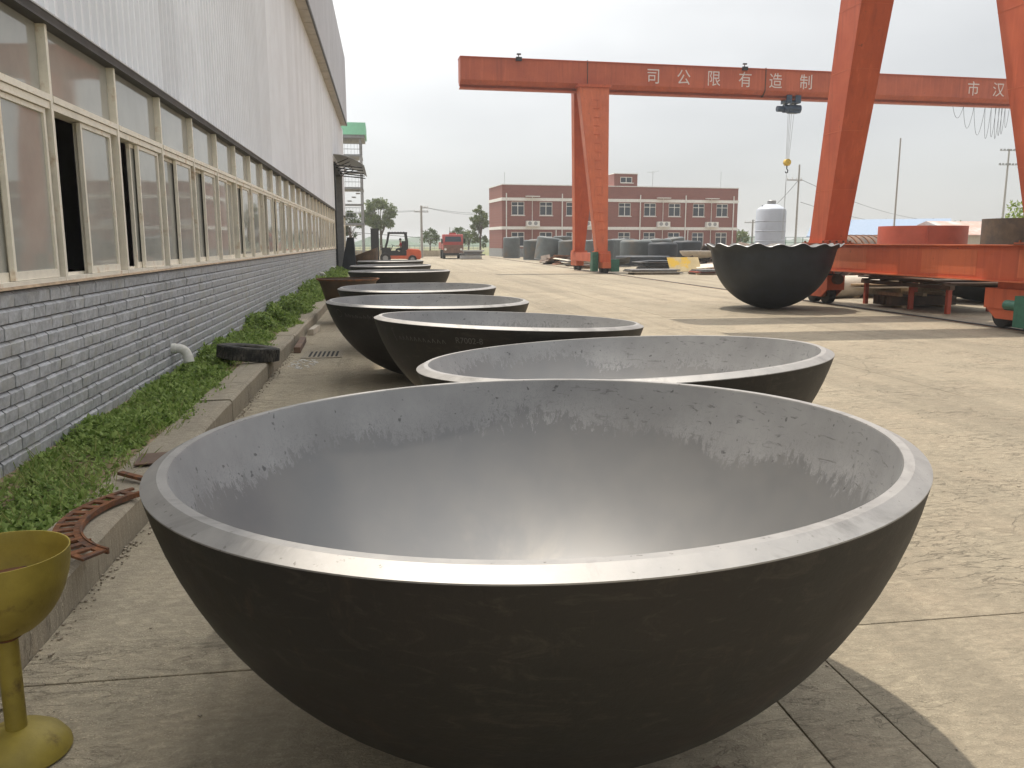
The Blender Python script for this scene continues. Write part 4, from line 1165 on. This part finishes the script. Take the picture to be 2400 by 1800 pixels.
pile(8.9, 86, 2.2, 1.6, 6, [m_greyplate, m_galv], 'plate in the stack beside the red truck', 'the stack beside the red truck', .2, .12)
pile(13.6, 54.0, 1.6, 1.0, 3, [m_paleplate, m_rustplate], 'short bar plate beside the far crane motor box', 'the short bars by the far crane')
# leaning and scattered scrap on the heap
for k in range(46):
    x = random.uniform(13.2, 17.2); y = random.uniform(62, 72)
    w, l = random.uniform(.4, 1.6), random.uniform(.5, 1.8)
    plate('scrap_plate', 'bent offcut in the scrap heap left of the far crane', 'scrap plate', x, y, random.uniform(.05, .45), w, l, random.uniform(.02, .06), random.choice([m_rustplate, m_greyplate, m_paleplate, m_brownsteel, m_rust]), random.uniform(0, 3), random.uniform(-.35, .35), random.uniform(-.4, .4), 'offcuts in the left scrap heap')
for k in range(60):
    x = random.uniform(23.5, 32); y = random.uniform(56, 74)
    w, l = random.uniform(.5, 1.9), random.uniform(.5, 2.0)
    plate('scrap_plate', 'bent offcut in the scrap heap behind the black wavy head', 'scrap plate', x, y, random.uniform(.05, 1.25) * (1 - abs(x - 28) / 8), w, l, random.uniform(.02, .06), random.choice([m_rustplate, m_greyplate, m_brownsteel, m_rust, m_darkhead, m_paleplate]), random.uniform(0, 3), random.uniform(-.5, .5), random.uniform(-.5, .5), 'offcuts in the right scrap heap')
for k in range(44):
    x = random.uniform(16.5, 25.5); y = random.uniform(55, 63)
    plate('scrap_plate', 'dark offcut strewn in front of the stored grey heads', 'scrap plate', x, y, random.uniform(.04, .40), random.uniform(.4, 1.9), random.uniform(.4, 1.6), random.uniform(.02, .07), random.choice([m_darkhead, m_greyplate, m_brownsteel, m_rust, m_greyplate, m_rustplate]), random.uniform(0, 3), random.uniform(-.4, .4), random.uniform(-.4, .4), 'offcuts before the stored heads')
for k in range(34):
    x = random.uniform(18.5, 25.0); y = random.uniform(46.5, 53)
    plate('scrap_plate', 'rusty offcut in the jumble around the yellow-stained plate', 'scrap plate', x, y, random.uniform(.03, .45), random.uniform(.4, 1.6), random.uniform(.3, 1.3), random.uniform(.02, .06), random.choice([m_darkhead, m_greyplate, m_brownsteel, m_rust, m_rustplate, m_paleplate]), random.uniform(0, 3), random.uniform(-.45, .45), random.uniform(-.45, .45), 'offcuts around the yellow plate')
for k in range(7):
    x = random.uniform(24, 31); y = random.uniform(56, 66); r = random.uniform(.4, .75)
    t = thing('pipe_offcut', 'rusty pipe offcut thrown on the scrap heap behind the black wavy head', 'pipe', (x, y, r * .9 + random.uniform(0, .5)), group='pipe offcuts on the scrap heap', rot=(random.uniform(1.2, 1.9), 0, random.uniform(0, 3)))
    MB().lathe([(r * .9, 0), (r, 0), (r, .8), (r * .9, .8)], 24, closed=True).build('barrel', random.choice([m_rustplate, m_brownsteel, m_head]), t, smooth=True)

# ================================================================== BY THE FACTORY DOOR
t = thing('dark_dish', 'dark brown steel dish lying tipped up in front of the factory door', 'dish', (-1.15, 47.6, 0))
Mt = T(0, 0, .62) @ Ry(R(-20)) @ T(0, 0, -.55)
MB().lathe([(0, 0), (.45, .02), (.72, .25), (.98, .85), (1.02, 1.05), (.98, 1.05), (.66, .3), (0, .08)], 48, Mt).build('shell', m_brownsteel, t, smooth=True)
t = thing('steel_hopper', 'black slanting steel plate box standing against the factory door jamb', 'plate box', (-2.05, 46.2, 0))
MB().hexa([(-.28, -.5, 0), (.55, -.5, 0), (.55, .5, 0), (-.28, .5, 0)], [(.10, -.5, 1.95), (.45, -.5, 1.95), (.45, .5, 1.95), (.10, .5, 1.95)]).build('box', m_darkhead, t)
MB().box(.08, .47, -.52, .52, 1.951, 1.98).build('lid', m_brownsteel, t)
# stair tower at the far end of the hall
t = thing('stair_tower', 'open grey steel stair tower with a green sheet roof beyond the factory hall', 'stair tower', (-2.9, 61.5, 0))
for x in (-1.6, 1.45):
    for y in (-1.4, 1.4): MB().box(x - .07, x + .07, y - .07, y + .07, 0, 8.9).build('post', m_galv, t)
for z in (2.9, 5.35, 7.55):
    pf = MB().box(-1.7, 1.55, -1.55, 1.55, z, z + .14).build('platform', m_steel, t)
for z in (4.25, 6.45):
    pf = MB().box(-1.7, 1.55, -1.55, -.3, z, z + .10).build('half_landing', m_steel, t)
for z in (3.04, 5.49, 7.69, .1):
    for k in range(3): MB().tube([(-1.65, -1.5, z + .35 * (k + 1)), (1.5, -1.5, z + .35 * (k + 1))], .022, 5).build('handrail', m_galv, t)
    for k in range(15): MB().tube([(-1.6 + .22 * k, -1.5, z), (-1.6 + .22 * k, -1.5, z + 1.05)], .012, 4).build('baluster', m_galv, t)
for i, z in enumerate((0, 2.9, 5.35)):
    for k in range(9):
        MB().box(-1.4 + .3 * k, -1.12 + .3 * k, .2, 1.3, z + .1 + .27 * k, z + .14 + .27 * k).build('tread', m_steel, t)
rf = MB().box(-1.9, 1.75, -1.9, 1.9, 8.75, 8.95).build('roof_frame', m_steel, t)
MB().box(-1.95, 1.85, -1.95, 1.95, 8.951, 9.75).build('green_fascia', m_greenroof, rf)

# ---- forklift with driver
fk = thing('forklift', 'orange forklift with black mast and open cab near the factory door', 'forklift', (.85, 70, 0))
fk.scale = (1.06, 1.06, 1.04)
MB().prism([(-.95, .38), (1.15, .38), (1.15, .95), (.55, 1.05), (.1, .78), (-.95, .72)], -.55, .55, 'y').build('chassis', m_darkmetal, fk)
MB().box(-.9, 1.0, -.60, -.551, .36, .62).build('side_skirt', m_forkorange, fk)
cw = MB().prism([(.90, .32), (1.95, .32), (2.05, .55), (2.02, .98), (1.85, 1.12), (.90, 1.16)], -.62, .62, 'y').build('counterweight', m_forkorange, fk, bevel=.06)
MB().box(-.80, .30, -.52, .52, .72, 1.0).build('engine_cover', m_darkmetal, fk)
for y in (-.56, .5):
    MB().tube([(-.85, y + .03, .75), (-.55, y + .03, 1.7), (-.42, y + .03, 2.38)], .085, 8).build('cab_post', m_darkmetal, fk)
    MB().tube([(.95, y + .03, 1.05), (.95, y + .03, 1.7), (.85, y + .03, 2.38)], .10, 8).build('cab_post', m_darkmetal, fk)
gd_ = MB().box(-.52, .98, -.60, .60, 2.30, 2.44).build('overhead_guard', m_darkmetal, fk)
for k in range(6): MB().box(-.40 + .22 * k, -.34 + .22 * k, -.56, .56, 2.441, 2.47).build('guard_bar', m_darkmetal, gd_)
MB().box(.35, .85, -.3, .3, 1.0, 1.12).build('seat', m_black, fk)
MB().box(.55, 1.0, -.56, -.50, 1.05, 1.75).build('cab_side_panel', m_darkmetal, fk)
MB().box(-1.0, -.30, -.60, -.55, .62, 1.25).build('cab_side_panel', m_darkmetal, fk)
MB().box(.74, .86, -.28, .28, 1.121, 1.62).build('seat_back', m_black, fk)
MB().tube([(-.30, 0, 1.0), (-.12, 0, 1.42)], .03, 6).build('steering_column', m_darkmetal, fk)
MB().lathe([(.17, -.012), (.19, 0), (.17, .012), (.15, 0)], 20, T(-.11, 0, 1.44) @ Ry(R(30)), closed=True).build('steering_wheel', m_black, fk, smooth=True)
for (x, r, w, y) in ((-.72, .42, .28, .62), (-.72, .42, .28, -.62), (1.35, .33, .24, .52), (1.35, .33, .24, -.66)):
    MB().lathe([(r * .5, -w/2), (r * .93, -w/2), (r, -w*.35), (r, w*.35), (r * .93, w/2), (r * .5, w/2)], 32, T(x, y, r) @ Rx(R(90)), closed=True).build('wheel', m_black, fk, smooth=True)
    MB().cyl((x, y - w * .42, r), (x, y + w * .42, r), r * .5, n=20).build('rim', m_steel, fk)
for y in (-.36, .36):
    MB().box(-1.80, -1.18, y - .09, y + .09, .12, 2.72).build('mast_rail', m_darkmetal, fk)
    MB().box(-3.0, -1.93, y - .08, y + .08, .08, .14).build('fork', m_darkmetal, fk)
for z in (.5, 1.6, 2.66): MB().box(-1.75, -1.25, -.27, .27, z - .06, z + .04).build('mast_crosshead', m_darkmetal, fk)
MB().box(-1.92, -1.81, -.5, .5, .15, .95).build('carriage', m_darkmetal, fk)
MB().cyl((-1.5, 0, .4), (-1.5, 0, 2.56), .06, n=12).build('lift_cylinder', m_steel, fk)

def skin_body(name, joints, edges, mat, parent=None, sub=1):
    import bmesh
    bm = bmesh.new(); sl_ = bm.verts.layers.skin.verify()
    bv = [bm.verts.new(j[0]) for j in joints]
    for v, j in zip(bv, joints): v[sl_].radius = (j[1], j[1] if len(j) < 3 else j[2])
    bv[0][sl_].use_root = True
    for a_, b_ in edges: bm.edges.new((bv[a_], bv[b_]))
    me = bpy.data.meshes.new(name); bm.to_mesh(me); bm.free(); me.materials.append(mat)
    o = link(name, me, parent)
    sk = o.modifiers.new('skin', 'SKIN'); sk.use_smooth_shade = True
    s = o.modifiers.new('sub', 'SUBSURF'); s.levels = sub; s.render_levels = sub
    return o
m_skin = M('skin', (.42, .24, .16), .6, bump=0); m_shirt = M('red_shirt', (.55, .03, .05), .8, bump=0); m_trouser = M('dark_trousers', (.03, .035, .05), .85, bump=0); m_hair = M('black_hair', (.012, .012, .012), .7, bump=0)
pr_ = thing('person', 'seated driver in a red shirt leaning over the forklift wheel', 'person', (1.45, 70, 1.12))
J = [((0, 0, .08), .15, .12), ((-.03, 0, .32), .15, .11), ((-.07, 0, .50), .16, .10), ((-.10, 0, .60), .06), ((-.13, 0, .70), .075), ((-.13, 0, .82), .085),
     ((-.08, -.2, .50), .065), ((-.22, -.24, .30), .05), ((-.42, -.14, .30), .04), ((-.50, -.12, .32), .035),
     ((-.08, .2, .50), .065), ((-.22, .24, .30), .05), ((-.42, .14, .30), .04), ((-.50, .12, .32), .035),
     ((-.02, -.12, .05), .095), ((-.42, -.13, .06), .08), ((-.50, -.13, -.30), .055), ((-.62, -.13, -.36), .045),
     ((-.02, .12, .05), .095), ((-.42, .13, .06), .08), ((-.50, .13, -.30), .055), ((-.62, .13, -.36), .045)]
Ed = [(0, 1), (1, 2), (2, 3), (3, 4), (4, 5), (2, 6), (6, 7), (7, 8), (8, 9), (2, 10), (10, 11), (11, 12), (12, 13), (0, 14), (14, 15), (15, 16), (16, 17), (0, 18), (18, 19), (19, 20), (20, 21)]
skin_body('body', J, Ed, m_skin, pr_)
sh = [(J[0][0], .17, .14), (J[1][0], .17, .13), (J[2][0], .18, .12), ((-.085, 0, .555), .09), (J[6][0], .082), ((-.18, -.23, .37), .065), (J[10][0], .082), ((-.18, .23, .37), .065)]
skin_body('shirt', sh, [(0, 1), (1, 2), (2, 3), (2, 4), (4, 5), (2, 6), (6, 7)], m_shirt, pr_)
tr_ = [((0, 0, .06), .165, .13), (J[14][0], .11), (J[15][0], .095), ((-.49, -.13, -.22), .07), (J[18][0], .11), (J[19][0], .095), ((-.49, .13, -.22), .07)]
skin_body('trousers', tr_, [(0, 1), (1, 2), (2, 3), (0, 4), (4, 5), (5, 6)], m_trouser, pr_)
MB().lathe([(0, .125), (.06, .11), (.10, .05), (.105, -.02), (.09, -.05)], 16, T(-.115, 0, .82)).build('hair', m_hair, pr_, smooth=True)

# ---- red truck facing the yard
tk = thing('truck', 'old red flatbed truck with a dirty brown front parked by the back fence', 'truck', (7.15, 88, 0))
MB().prism([(-.0, .95), (1.9, .95), (1.9, 2.55), (.25, 2.55), (.0, 1.75)], -1.05, 1.05, 'x', T(0, 0, 0)).build('cab', m_truckred, tk, bevel=.05)
MB().box(-1.02, 1.02, -.10, .0, .62, 1.45).build('grille_panel', m_truckbrown, tk)
MB().box(-1.12, 1.12, -.18, -.02, .40, .615).build('bumper', m_darkmetal, tk)
MB().add([(-.86, -.02, 1.78), (.86, -.02, 1.78), (.80, .20, 2.38), (-.80, .20, 2.38)], [(0, 1, 2, 3)]).build('windscreen', m_glassdark, tk)
for x in (-.82, .82):
    MB().cyl((x, -.14, 1.0), (x, -.10, 1.0), .12, n=16).build('headlight', m_white, tk)
    MB().box(x * 1.42 - .08, x * 1.42 + .08, .02, .10, 1.6, 2.1).build('mirror', m_darkmetal, tk)
    for y in (.9, 4.2): MB().cyl((x * 1.12 - .14, y, .46), (x * 1.12 + .14, y, .46), .46, n=24).build('wheel', m_black, tk)
MB().box(-1.12, 1.12, 2.05, 6.2, .95, 1.1).build('bed', m_truckbrown, tk)
for x in (-1.12, 1.06): MB().box(x, x + .06, 2.05, 6.2, 1.1, 1.75).build('side_board', m_truckred, tk)
MB().box(-.45, .45, .3, 6.1, .62, .94).build('chassis', m_darkmetal, tk)
MB().box(-.35, .35, .6, 1.1, 2.551, 2.72).build('roof_light', m_truckred, tk)

# ================================================================== OFFICE
of = thing('office_building', 'two-storey red brick office with white bands, a roof turret and rows of windows', 'building', (14.0, 100.0, 0), rz=R(5.2))
BW, BH, BD = 30.9, 8.45, 7.2
def wall_with_holes(x0, x1, z0, z1, holes, y0, y1):
    """front wall cut into boxes around rectangular openings"""
    m = MB()
    xs_ = sorted({x0, x1} | {h[0] for h in holes} | {h[1] for h in holes}); zs_ = sorted({z0, z1} | {h[2] for h in holes} | {h[3] for h in holes})
    for a, b in zip(xs_[:-1], xs_[1:]):
        run = None
        for c, d in zip(zs_[:-1], zs_[1:]):
            mx, mz = (a + b) / 2, (c + d) / 2
            if any(h[0] < mx < h[1] and h[2] < mz < h[3] for h in holes): continue
            m.box(a, b, y0, y1, c, d)
    return m
cxs = [1.95, 5.45, 8.8, 12.15, 15.55, 18.9, 22.2, 25.5, 28.75]
holes = [(c - .8, c + .8, 4.93, 6.52) for c in cxs] + [(c - .8, c + .8, 1.25, 2.95) for c in cxs]
wall_with_holes(0, BW, 1.0, BH, holes, 0, .25).build('front_wall', m_facade, of)
MB().box(0, .25, .251, BD, 1.0, BH).build('side_wall', m_facade, of)
MB().box(BW - .25, BW, .251, BD, 1.0, BH).build('side_wall', m_facade, of)
MB().box(.251, BW - .251, BD - .25, BD, 1.0, BH).build('rear_wall', m_facade, of)
MB().box(-.04, BW + .04, -.04, BD + .04, 0, .998).build('plinth', m_steel, of)
MB().box(.252, BW - .252, .252, BD - .252, 7.9, 8.1).build('roof', m_kerb, of)
MB().box(.3, BW - .3, .6, BD - .3, 1.0, 7.8).build('room_block', m_dark, of)
MB().box(-.06, BW + .06, -.06, BD + .06, BH + .001, BH + .09).build('parapet_cap', m_white, of)
for (z0, z1) in ((6.62, 6.98), (3.25, 3.60)):
    MB().box(-.07, BW + .07, -.07, -.002, z0, z1).build('white_band', m_white, of)
    MB().box(-.07, -.002, -.001, BD, z0, z1).build('white_band', m_white, of)
tu = wall_with_holes(14.2, 17.25, BH + .092, 10.0, [(15.0, 16.55, 8.95, 9.65)], .3, .5).build('turret_wall', m_facade, of)
MB().box(14.2, 17.25, .501, 4.5, BH + .092, 10.0).build('turret_block', m_facade, of)
MB().box(14.12, 17.33, .22, 4.6, 10.001, 10.08).build('turret_cap', m_white, of)
def owin(x0, x1, z0, z1, mid, y=.10):
    w = MB(); fr = .07
    w.box(x0, x1, y - .04, y + .04, z0, z0 + fr); w.box(x0, x1, y - .04, y + .04, z1 - fr, z1)
    w.box(x0, x0 + fr, y - .04, y + .04, z0 + fr, z1 - fr); w.box(x1 - fr, x1, y - .04, y + .04, z0 + fr, z1 - fr)
    xm = (x0 + x1) / 2; w.box(xm - .04, xm + .04, y - .039, y + .039, z0 + fr, z1 - fr)
    if mid: w.box(x0 + fr, xm - .04, y - .038, y + .038, mid, mid + .07); w.box(xm + .04, x1 - fr, y - .038, y + .038, mid, mid + .07)
    w = w.build('window', m_white, of)
    MB().box(x0 + fr, xm - .04, y - .006, y + .006, z0 + fr, z1 - fr).build('pane', m_glassdark, w)
    MB().box(xm + .04, x1 - fr, y - .006, y + .006, z0 + fr, z1 - fr).build('pane', m_glassdark, w)
    MB().box(x0 - .08, x1 + .08, -.09, -.002, z0 - .09, z0 - .01).build('sill', m_white, w)
for c in cxs:
    owin(c - .8, c + .8, 4.93, 6.52, 6.0); owin(c - .8, c + .8, 1.25, 2.95, 2.35)
owin(15.0, 16.55, 8.95, 9.65, None, .35)
for x in (.5, 7.45, 17.55, 23.65, 30.25): MB().cyl((x, -.14, .1), (x, -.14, 7.5), .065, n=10).build('downpipe', m_white, of)
for x in (6.7, 24.05): MB().cyl((x, -.12, .1), (x, -.12, 3.2), .06, n=10).build('downpipe', m_white, of)
for x in (3.7, 10.3, 20.6, 27.2):
    MB().box(x - .85, x + .85, -.55, -.004, 7.10, 7.19).build('canopy_bar', m_white, of)
    MB().cyl((x, -.10, .3), (x, -.10, 7.1), .035, n=8).build('drain_pipe', m_white, of)
    ac = MB().box(x - .80, x + .80, -.62, -.05, 3.66, 4.26).build('air_conditioner', m_white, of)
    for q in (-.42, .30): MB().cyl((x + q, -.625, 3.97), (x + q, -.621, 3.97), .23, n=20).build('fan_grille', m_steel, ac)
    MB().box(x - .85, x + .85, -.66, -.004, 3.608, 3.655).build('bracket', m_white, ac)
for (x, z) in ((.0 - .25, 10.0), (13.3, 10.3), (28.6, 10.6)):
    MB().cyl((abs(x) + .3, 1.0, BH), (abs(x) + .3, 1.0, z), .025, n=6).build('lightning_rod', m_galv, of)
an = MB(); an.cyl((20.0, 2.0, 8.1), (20.0, 2.0, 10.6), .03, n=6)
an.tube([(19.2, 2, 10.45), (20.0, 2, 10.35), (20.8, 2, 10.65)], .025, 5)
for k in range(6): an.tube([(19.25 + .3 * k, 1.8, 10.42 + .02 * k), (19.25 + .3 * k, 2.2, 10.5 + .03 * k)], .02, 4)
an.build('aerial', m_galv, of)

# ================================================================== TANK, POLES, SHEDS, FENCE, TREES
t = thing('water_tank', 'white cylindrical plastic water tank with a domed lid behind the black wavy head', 'tank', (24.0, 50, 0))
MB().lathe([(0, 0), (.90, 0), (.915, .1), (.915, 3.62), (.86, 3.76), (.5, 4.0), (.3, 4.06), (0, 4.06)], 48).build('shell', m_tank, t, smooth=True, angle=30)
MB().lathe([(0, 4.30), (.22, 4.30), (.26, 4.26), (.26, 4.05)], 24).build('lid', m_steel, t, smooth=True)
for k in range(5): MB().lathe([(.915, .5 + .62 * k), (.93, .52 + .62 * k), (.93, .56 + .62 * k), (.915, .58 + .62 * k)], 48).build('rib', m_tank, t, smooth=True)
for (x, z) in ((-.6, 4.0), (.6, 3.98)): MB().cyl((x, 0, z - .15), (x, 0, z), .05, n=8).build('fitting', m_steel, t)

def pole(name, x, y, h, label, r=.12, arms=(), cat='utility pole', arm_m=None):
    t = thing(name, label, cat, (x, y, 0), group='poles around the yard')
    MB().cyl((0, 0, 0), (0, 0, h), r, r * .7, n=12).build('shaft', m_pole, t, smooth=True)
    for (z, w, o_) in arms:
        a = MB().box(-w + o_, w + o_, -.05, .05, z - .05, z + .05).build('cross_arm', m_galv, t)
        for q in (-.9, -.3, .3, .9): MB().cyl((o_ + w * q, 0, z + .05), (o_ + w * q, 0, z + .22), .04, n=8).build('insulator', m_white, a)
    return t
pole('utility_pole', 4.24, 96, 5.8, 'concrete utility pole with two cross arms behind the forklift', .16, ((5.1, .8, 0), (5.55, .4, .35)))
pole('utility_pole', 36.0, 70, 8.4, 'tall concrete pole with a side arm near the hanging hook', .10, ((7.08, .7, -.4),))
pole('lamp_pole', 38.9, 60, 9.5, 'thin grey pole behind the red-oxide ring', .075, (), 'pole')
pole('utility_pole', 77.3, 110, 5.1, 'short distant utility pole beyond the pale sheds', .15, ((4.7, 1.1, 0),))
pole('utility_pole', 50.2, 110, 4.8, 'distant utility pole between office and water tank', .15, ((4.4, 1.2, 0),))
pole('utility_pole', 9.6, 124, 3.9, 'thin distant pole left of the red truck', .07, ())
t = thing('light_mast', 'tall floodlight mast with two lamp bars beyond the sheds', 'light mast', (80.2, 100, 0))
MB().cyl((0, 0, 0), (0, 0, 13.6), .16, .10, n=12).build('shaft', m_pole, t, smooth=True)
for z in (11.6, 13.4):
    MB().box(-1.3, 1.3, -.04, .04, z - .03, z + .03).build('lamp_bar', m_galv, t)
    for q in range(6): MB().box(-1.28 + .47 * q, -1.10 + .47 * q, -.15, .05, z + .035, z + .22).build('lamp', m_steel, t)
def wires(label, pts_list, r=.018):
    t = thing('overhead_wires', label, 'wires', pts_list[0][0], group='overhead wires')
    o = Vector(pts_list[0][0])
    for a, b, sag in pts_list:
        a, b = Vector(a), Vector(b)
        MB().tube([(a + (b - a) * (i / 14) - Vector((0, 0, sag * (1 - (2 * i / 14 - 1) ** 2)))) - o for i in range(15)], r, 4).build('wire', m_wire, t)
wires('overhead wires running from the pole behind the forklift towards the office', [((4.3, 96, 5.7), (12.6, 101, 5.2), .25), ((4.9, 96, 5.55), (12.6, 101.5, 5.0), .25)])
wires('overhead wires crossing behind the stair tower to the pole behind the forklift', [((-14, 96, 5.6), (3.5, 96, 5.25), .35), ((-14, 96, 5.2), (4.9, 96, 5.25), .35)])
wires('low thick cable crossing above the red truck from the tree', [((-9, 99, 3.4), (13.0, 104, 1.75), .12)], .035)
wires('overhead wires spanning from the office to the tall pole', [((50.2, 110, 4.6), (36.0, 70, 7.1), .5), ((36.3, 70, 7.1), (77.3, 110, 4.8), .7), ((36.3, 70, 5.2), (77, 110, 4.5), .8)])
# fence and low wall at the back of the yard
t = thing('back_wall', 'low pale boundary wall with railings at the far end of the yard', 'wall', (0, 104, 0))
MB().box(-30, 12.0, -.1, .1, 0, .75).build('wall_base', m_kerb, t)
for k in range(70): MB().box(-29.9 + .6 * k, -29.86 + .6 * k, -.02, .02, .75, 1.35).build('railing_bar', m_steel, t)
for z in (.95, 1.32): MB().box(-30, 12.0, -.03, -.021, z, z + .04).build('railing', m_steel, t)
t = thing('back_wall', 'low pale boundary wall to the right of the brick office', 'wall', (46, 104, 0))
MB().box(0, 48, -.1, .1, 0, 1.1).build('wall_base', m_kerb, t)
for k in range(40): MB().box(.1 + 1.2 * k, .16 + 1.2 * k, -.02, .02, 1.1, 2.4).build('railing_bar', m_green, t)
for z in (1.7, 2.36): MB().box(0, 48, -.03, -.021, z, z + .05).build('railing', m_green, t)
def shed(x, y, w, d, h, hr, wm, rm, label, rz=0):
    t = thing('shed', label, 'shed', (x, y, 0), rz=rz)
    MB().box(-w/2, w/2, -d/2, d/2, 0, h).build('walls', wm, t)
    MB().prism([(-d/2 - .3, h + .002), (d/2 + .3, h + .002), (d/2 + .3, h + .1), (0, hr), (-d/2 - .3, h + .1)], -w/2 - .3, w/2 + .3, 'x').build('roof', rm, t)
    MB().box(-.6, .6, -d/2 - .05, -d/2 - .002, 0, min(1.9, h - .1)).build('door', m_steel, t)
    return t
shed(49, 78, 12, 9, 2.2, 4.0, m_shedwall, m_tile, 'low shed with a pale blue roof behind the crane leg', R(-35))
shed(58, 74, 14, 8, 2.3, 3.7, m_shedwall, m_shedroof, 'long shed with a faded pink and white sheet roof', R(6))

# ---- trees
def tree(x, y, h, cr, label, mat, cz=None, nleaf=2600, ls=.28, trunk=.16, sq=.8):
    t = thing('tree', label, 'tree', (x, y, 0), group='trees beyond the yard')
    cz = cz or h * .64
    tk_ = MB(); top = Vector((random.uniform(-.3, .3), 0, cz))
    tk_.tube([(0, 0, 0), (top.x * .3, 0, cz * .45), tuple(top)], [trunk, trunk * .75, trunk * .4], 8)
    tips = []
    for k in range(9):
        a = 2 * math.pi * k / 9 + random.random(); b = random.uniform(.15, .9)
        e = Vector((cr * .8 * math.cos(a) * math.cos(b), cr * .8 * math.sin(a) * math.cos(b), cz + (h - cz) * .85 * math.sin(b) * random.uniform(.5, 1)))
        s = Vector((top.x * .5, 0, cz * random.uniform(.45, .8)))
        tk_.tube([s, (s + e) / 2 + Vector((0, 0, .2)), e], [trunk * .4, trunk * .25, trunk * .1], 6); tips.append(e)
    tk_.build('trunk', m_bark, t, smooth=True)
    cl = []
    for k in range(34):
        a = random.uniform(0, 6.283); u = random.uniform(-.75, 1); rr = math.sqrt(max(0, 1 - u * u)) * random.uniform(.55, 1.05)
        cl.append((cr * rr * math.cos(a), cr * rr * math.sin(a), cz + (h - cz) * u * (sq if u < 0 else 1) * random.uniform(.7, 1.0), cr * random.uniform(.20, .40)))
    cl = np.array(cl); idx = rng.integers(0, len(cl), nleaf); c = cl[idx]
    g = rng.normal(size=(nleaf, 3)); g = unit(g) * (rng.random((nleaf, 1)) ** .45)
    P = c[:, :3] + g * c[:, 3:4] * np.array([1, 1, .8])
    D = unit(rng.normal(size=(nleaf, 3)) + np.array([0, 0, -.2])); L = rng.uniform(.6, 1.3, nleaf) * ls
    link('crown', leaf_mesh('crown', P, D, sideof(D), L, L * .6, mat), t)
tree(-.4, 125, 8.3, 2.35, 'broad rounded green tree rising behind the forklift', m_crown2, cz=5.4, nleaf=7500, ls=.30, trunk=.24)
tree(-4.2, 112, 5.7, 1.3, 'tree half hidden behind the steel stair tower', m_crown, nleaf=1800)
tree(6.2, 115, 3.5, 1.25, 'small round tree left of the red truck', m_crown, cz=2.3, nleaf=1500, ls=.2, trunk=.10)
tree(10.6, 120, 3.9, 1.2, 'small dark tree right behind the red truck cab', m_crown, nleaf=1500, ls=.22)
tree(12.2, 123, 3.4, 1.3, 'sparse brownish-green tree between truck and office', m_crown2, nleaf=1000, ls=.22)
tree(13.4, 118, 7.0, 1.25, 'tall bright green tree at the near corner of the office', m_crown2, cz=3.9, nleaf=3600, ls=.26, sq=1.2)
tree(51.0, 116, 3.6, 1.5, 'small green tree between the office and the water tank', m_crown2, nleaf=1300)
tree(78.5, 122, 5.3, 2.3, 'green tree top showing over the pink-roofed shed', m_crown, nleaf=1700)
tree(88.5, 120, 5.4, 1.6, 'pale green tree beside the brown drum on the skyline', m_crown2, nleaf=1500)
tree(42.5, 118, 3.2, 1.6, 'low bushy tree behind the green railings right of the office', m_crown2, nleaf=1500, cz=1.7)
# far woods on the horizon
def far_wood(x0, x1, y, h, name, lab):
    m = MB(); n = 90; prev = None
    vs = []
    for i in range(n + 1):
        x = x0 + (x1 - x0) * i / n; z = h * (.55 + .25 * math.sin(i * .37) + .2 * math.sin(i * 1.3 + 2)) + random.uniform(-.12, .12) * h
        vs += [(x, y - 15, 0), (x, y, max(.5, z)), (x, y + 25, 0)]
    fs = []
    for i in range(n): fs += [(i*3, i*3+3, i*3+4, i*3+1), (i*3+1, i*3+4, i*3+5, i*3+2)]
    m.add(vs, fs); tag(m.build(name, m_hill), lab, 'wood', kind='stuff')
far_wood(-260, 420, 620, 7, 'far_wood', 'far-off line of bluish woods on the horizon')
far_wood(-120, 150, 360, 4.0, 'far_hedge', 'hazy hedge line across the fields')

# ---- hazy summer air
hz = MB(); hz.box(-1560, 1560, -650, 1650, -1.2, 16.0)
hz = hz.build('haze', None); tag(hz, kind='stuff')
hm = bpy.data.materials.new('haze'); hm.use_nodes = True
hm.node_tree.nodes.clear()
ho_ = hm.node_tree.nodes.new('ShaderNodeOutputMaterial'); hv = hm.node_tree.nodes.new('ShaderNodeVolumePrincipled')
hv.inputs['Color'].default_value = (.93, .95, .97, 1); hv.inputs['Density'].default_value = .0009; hv.inputs['Anisotropy'].default_value = 0.2
hm.node_tree.links.new(hv.outputs[0], ho_.inputs['Volume']); hz.data.materials.append(hm)
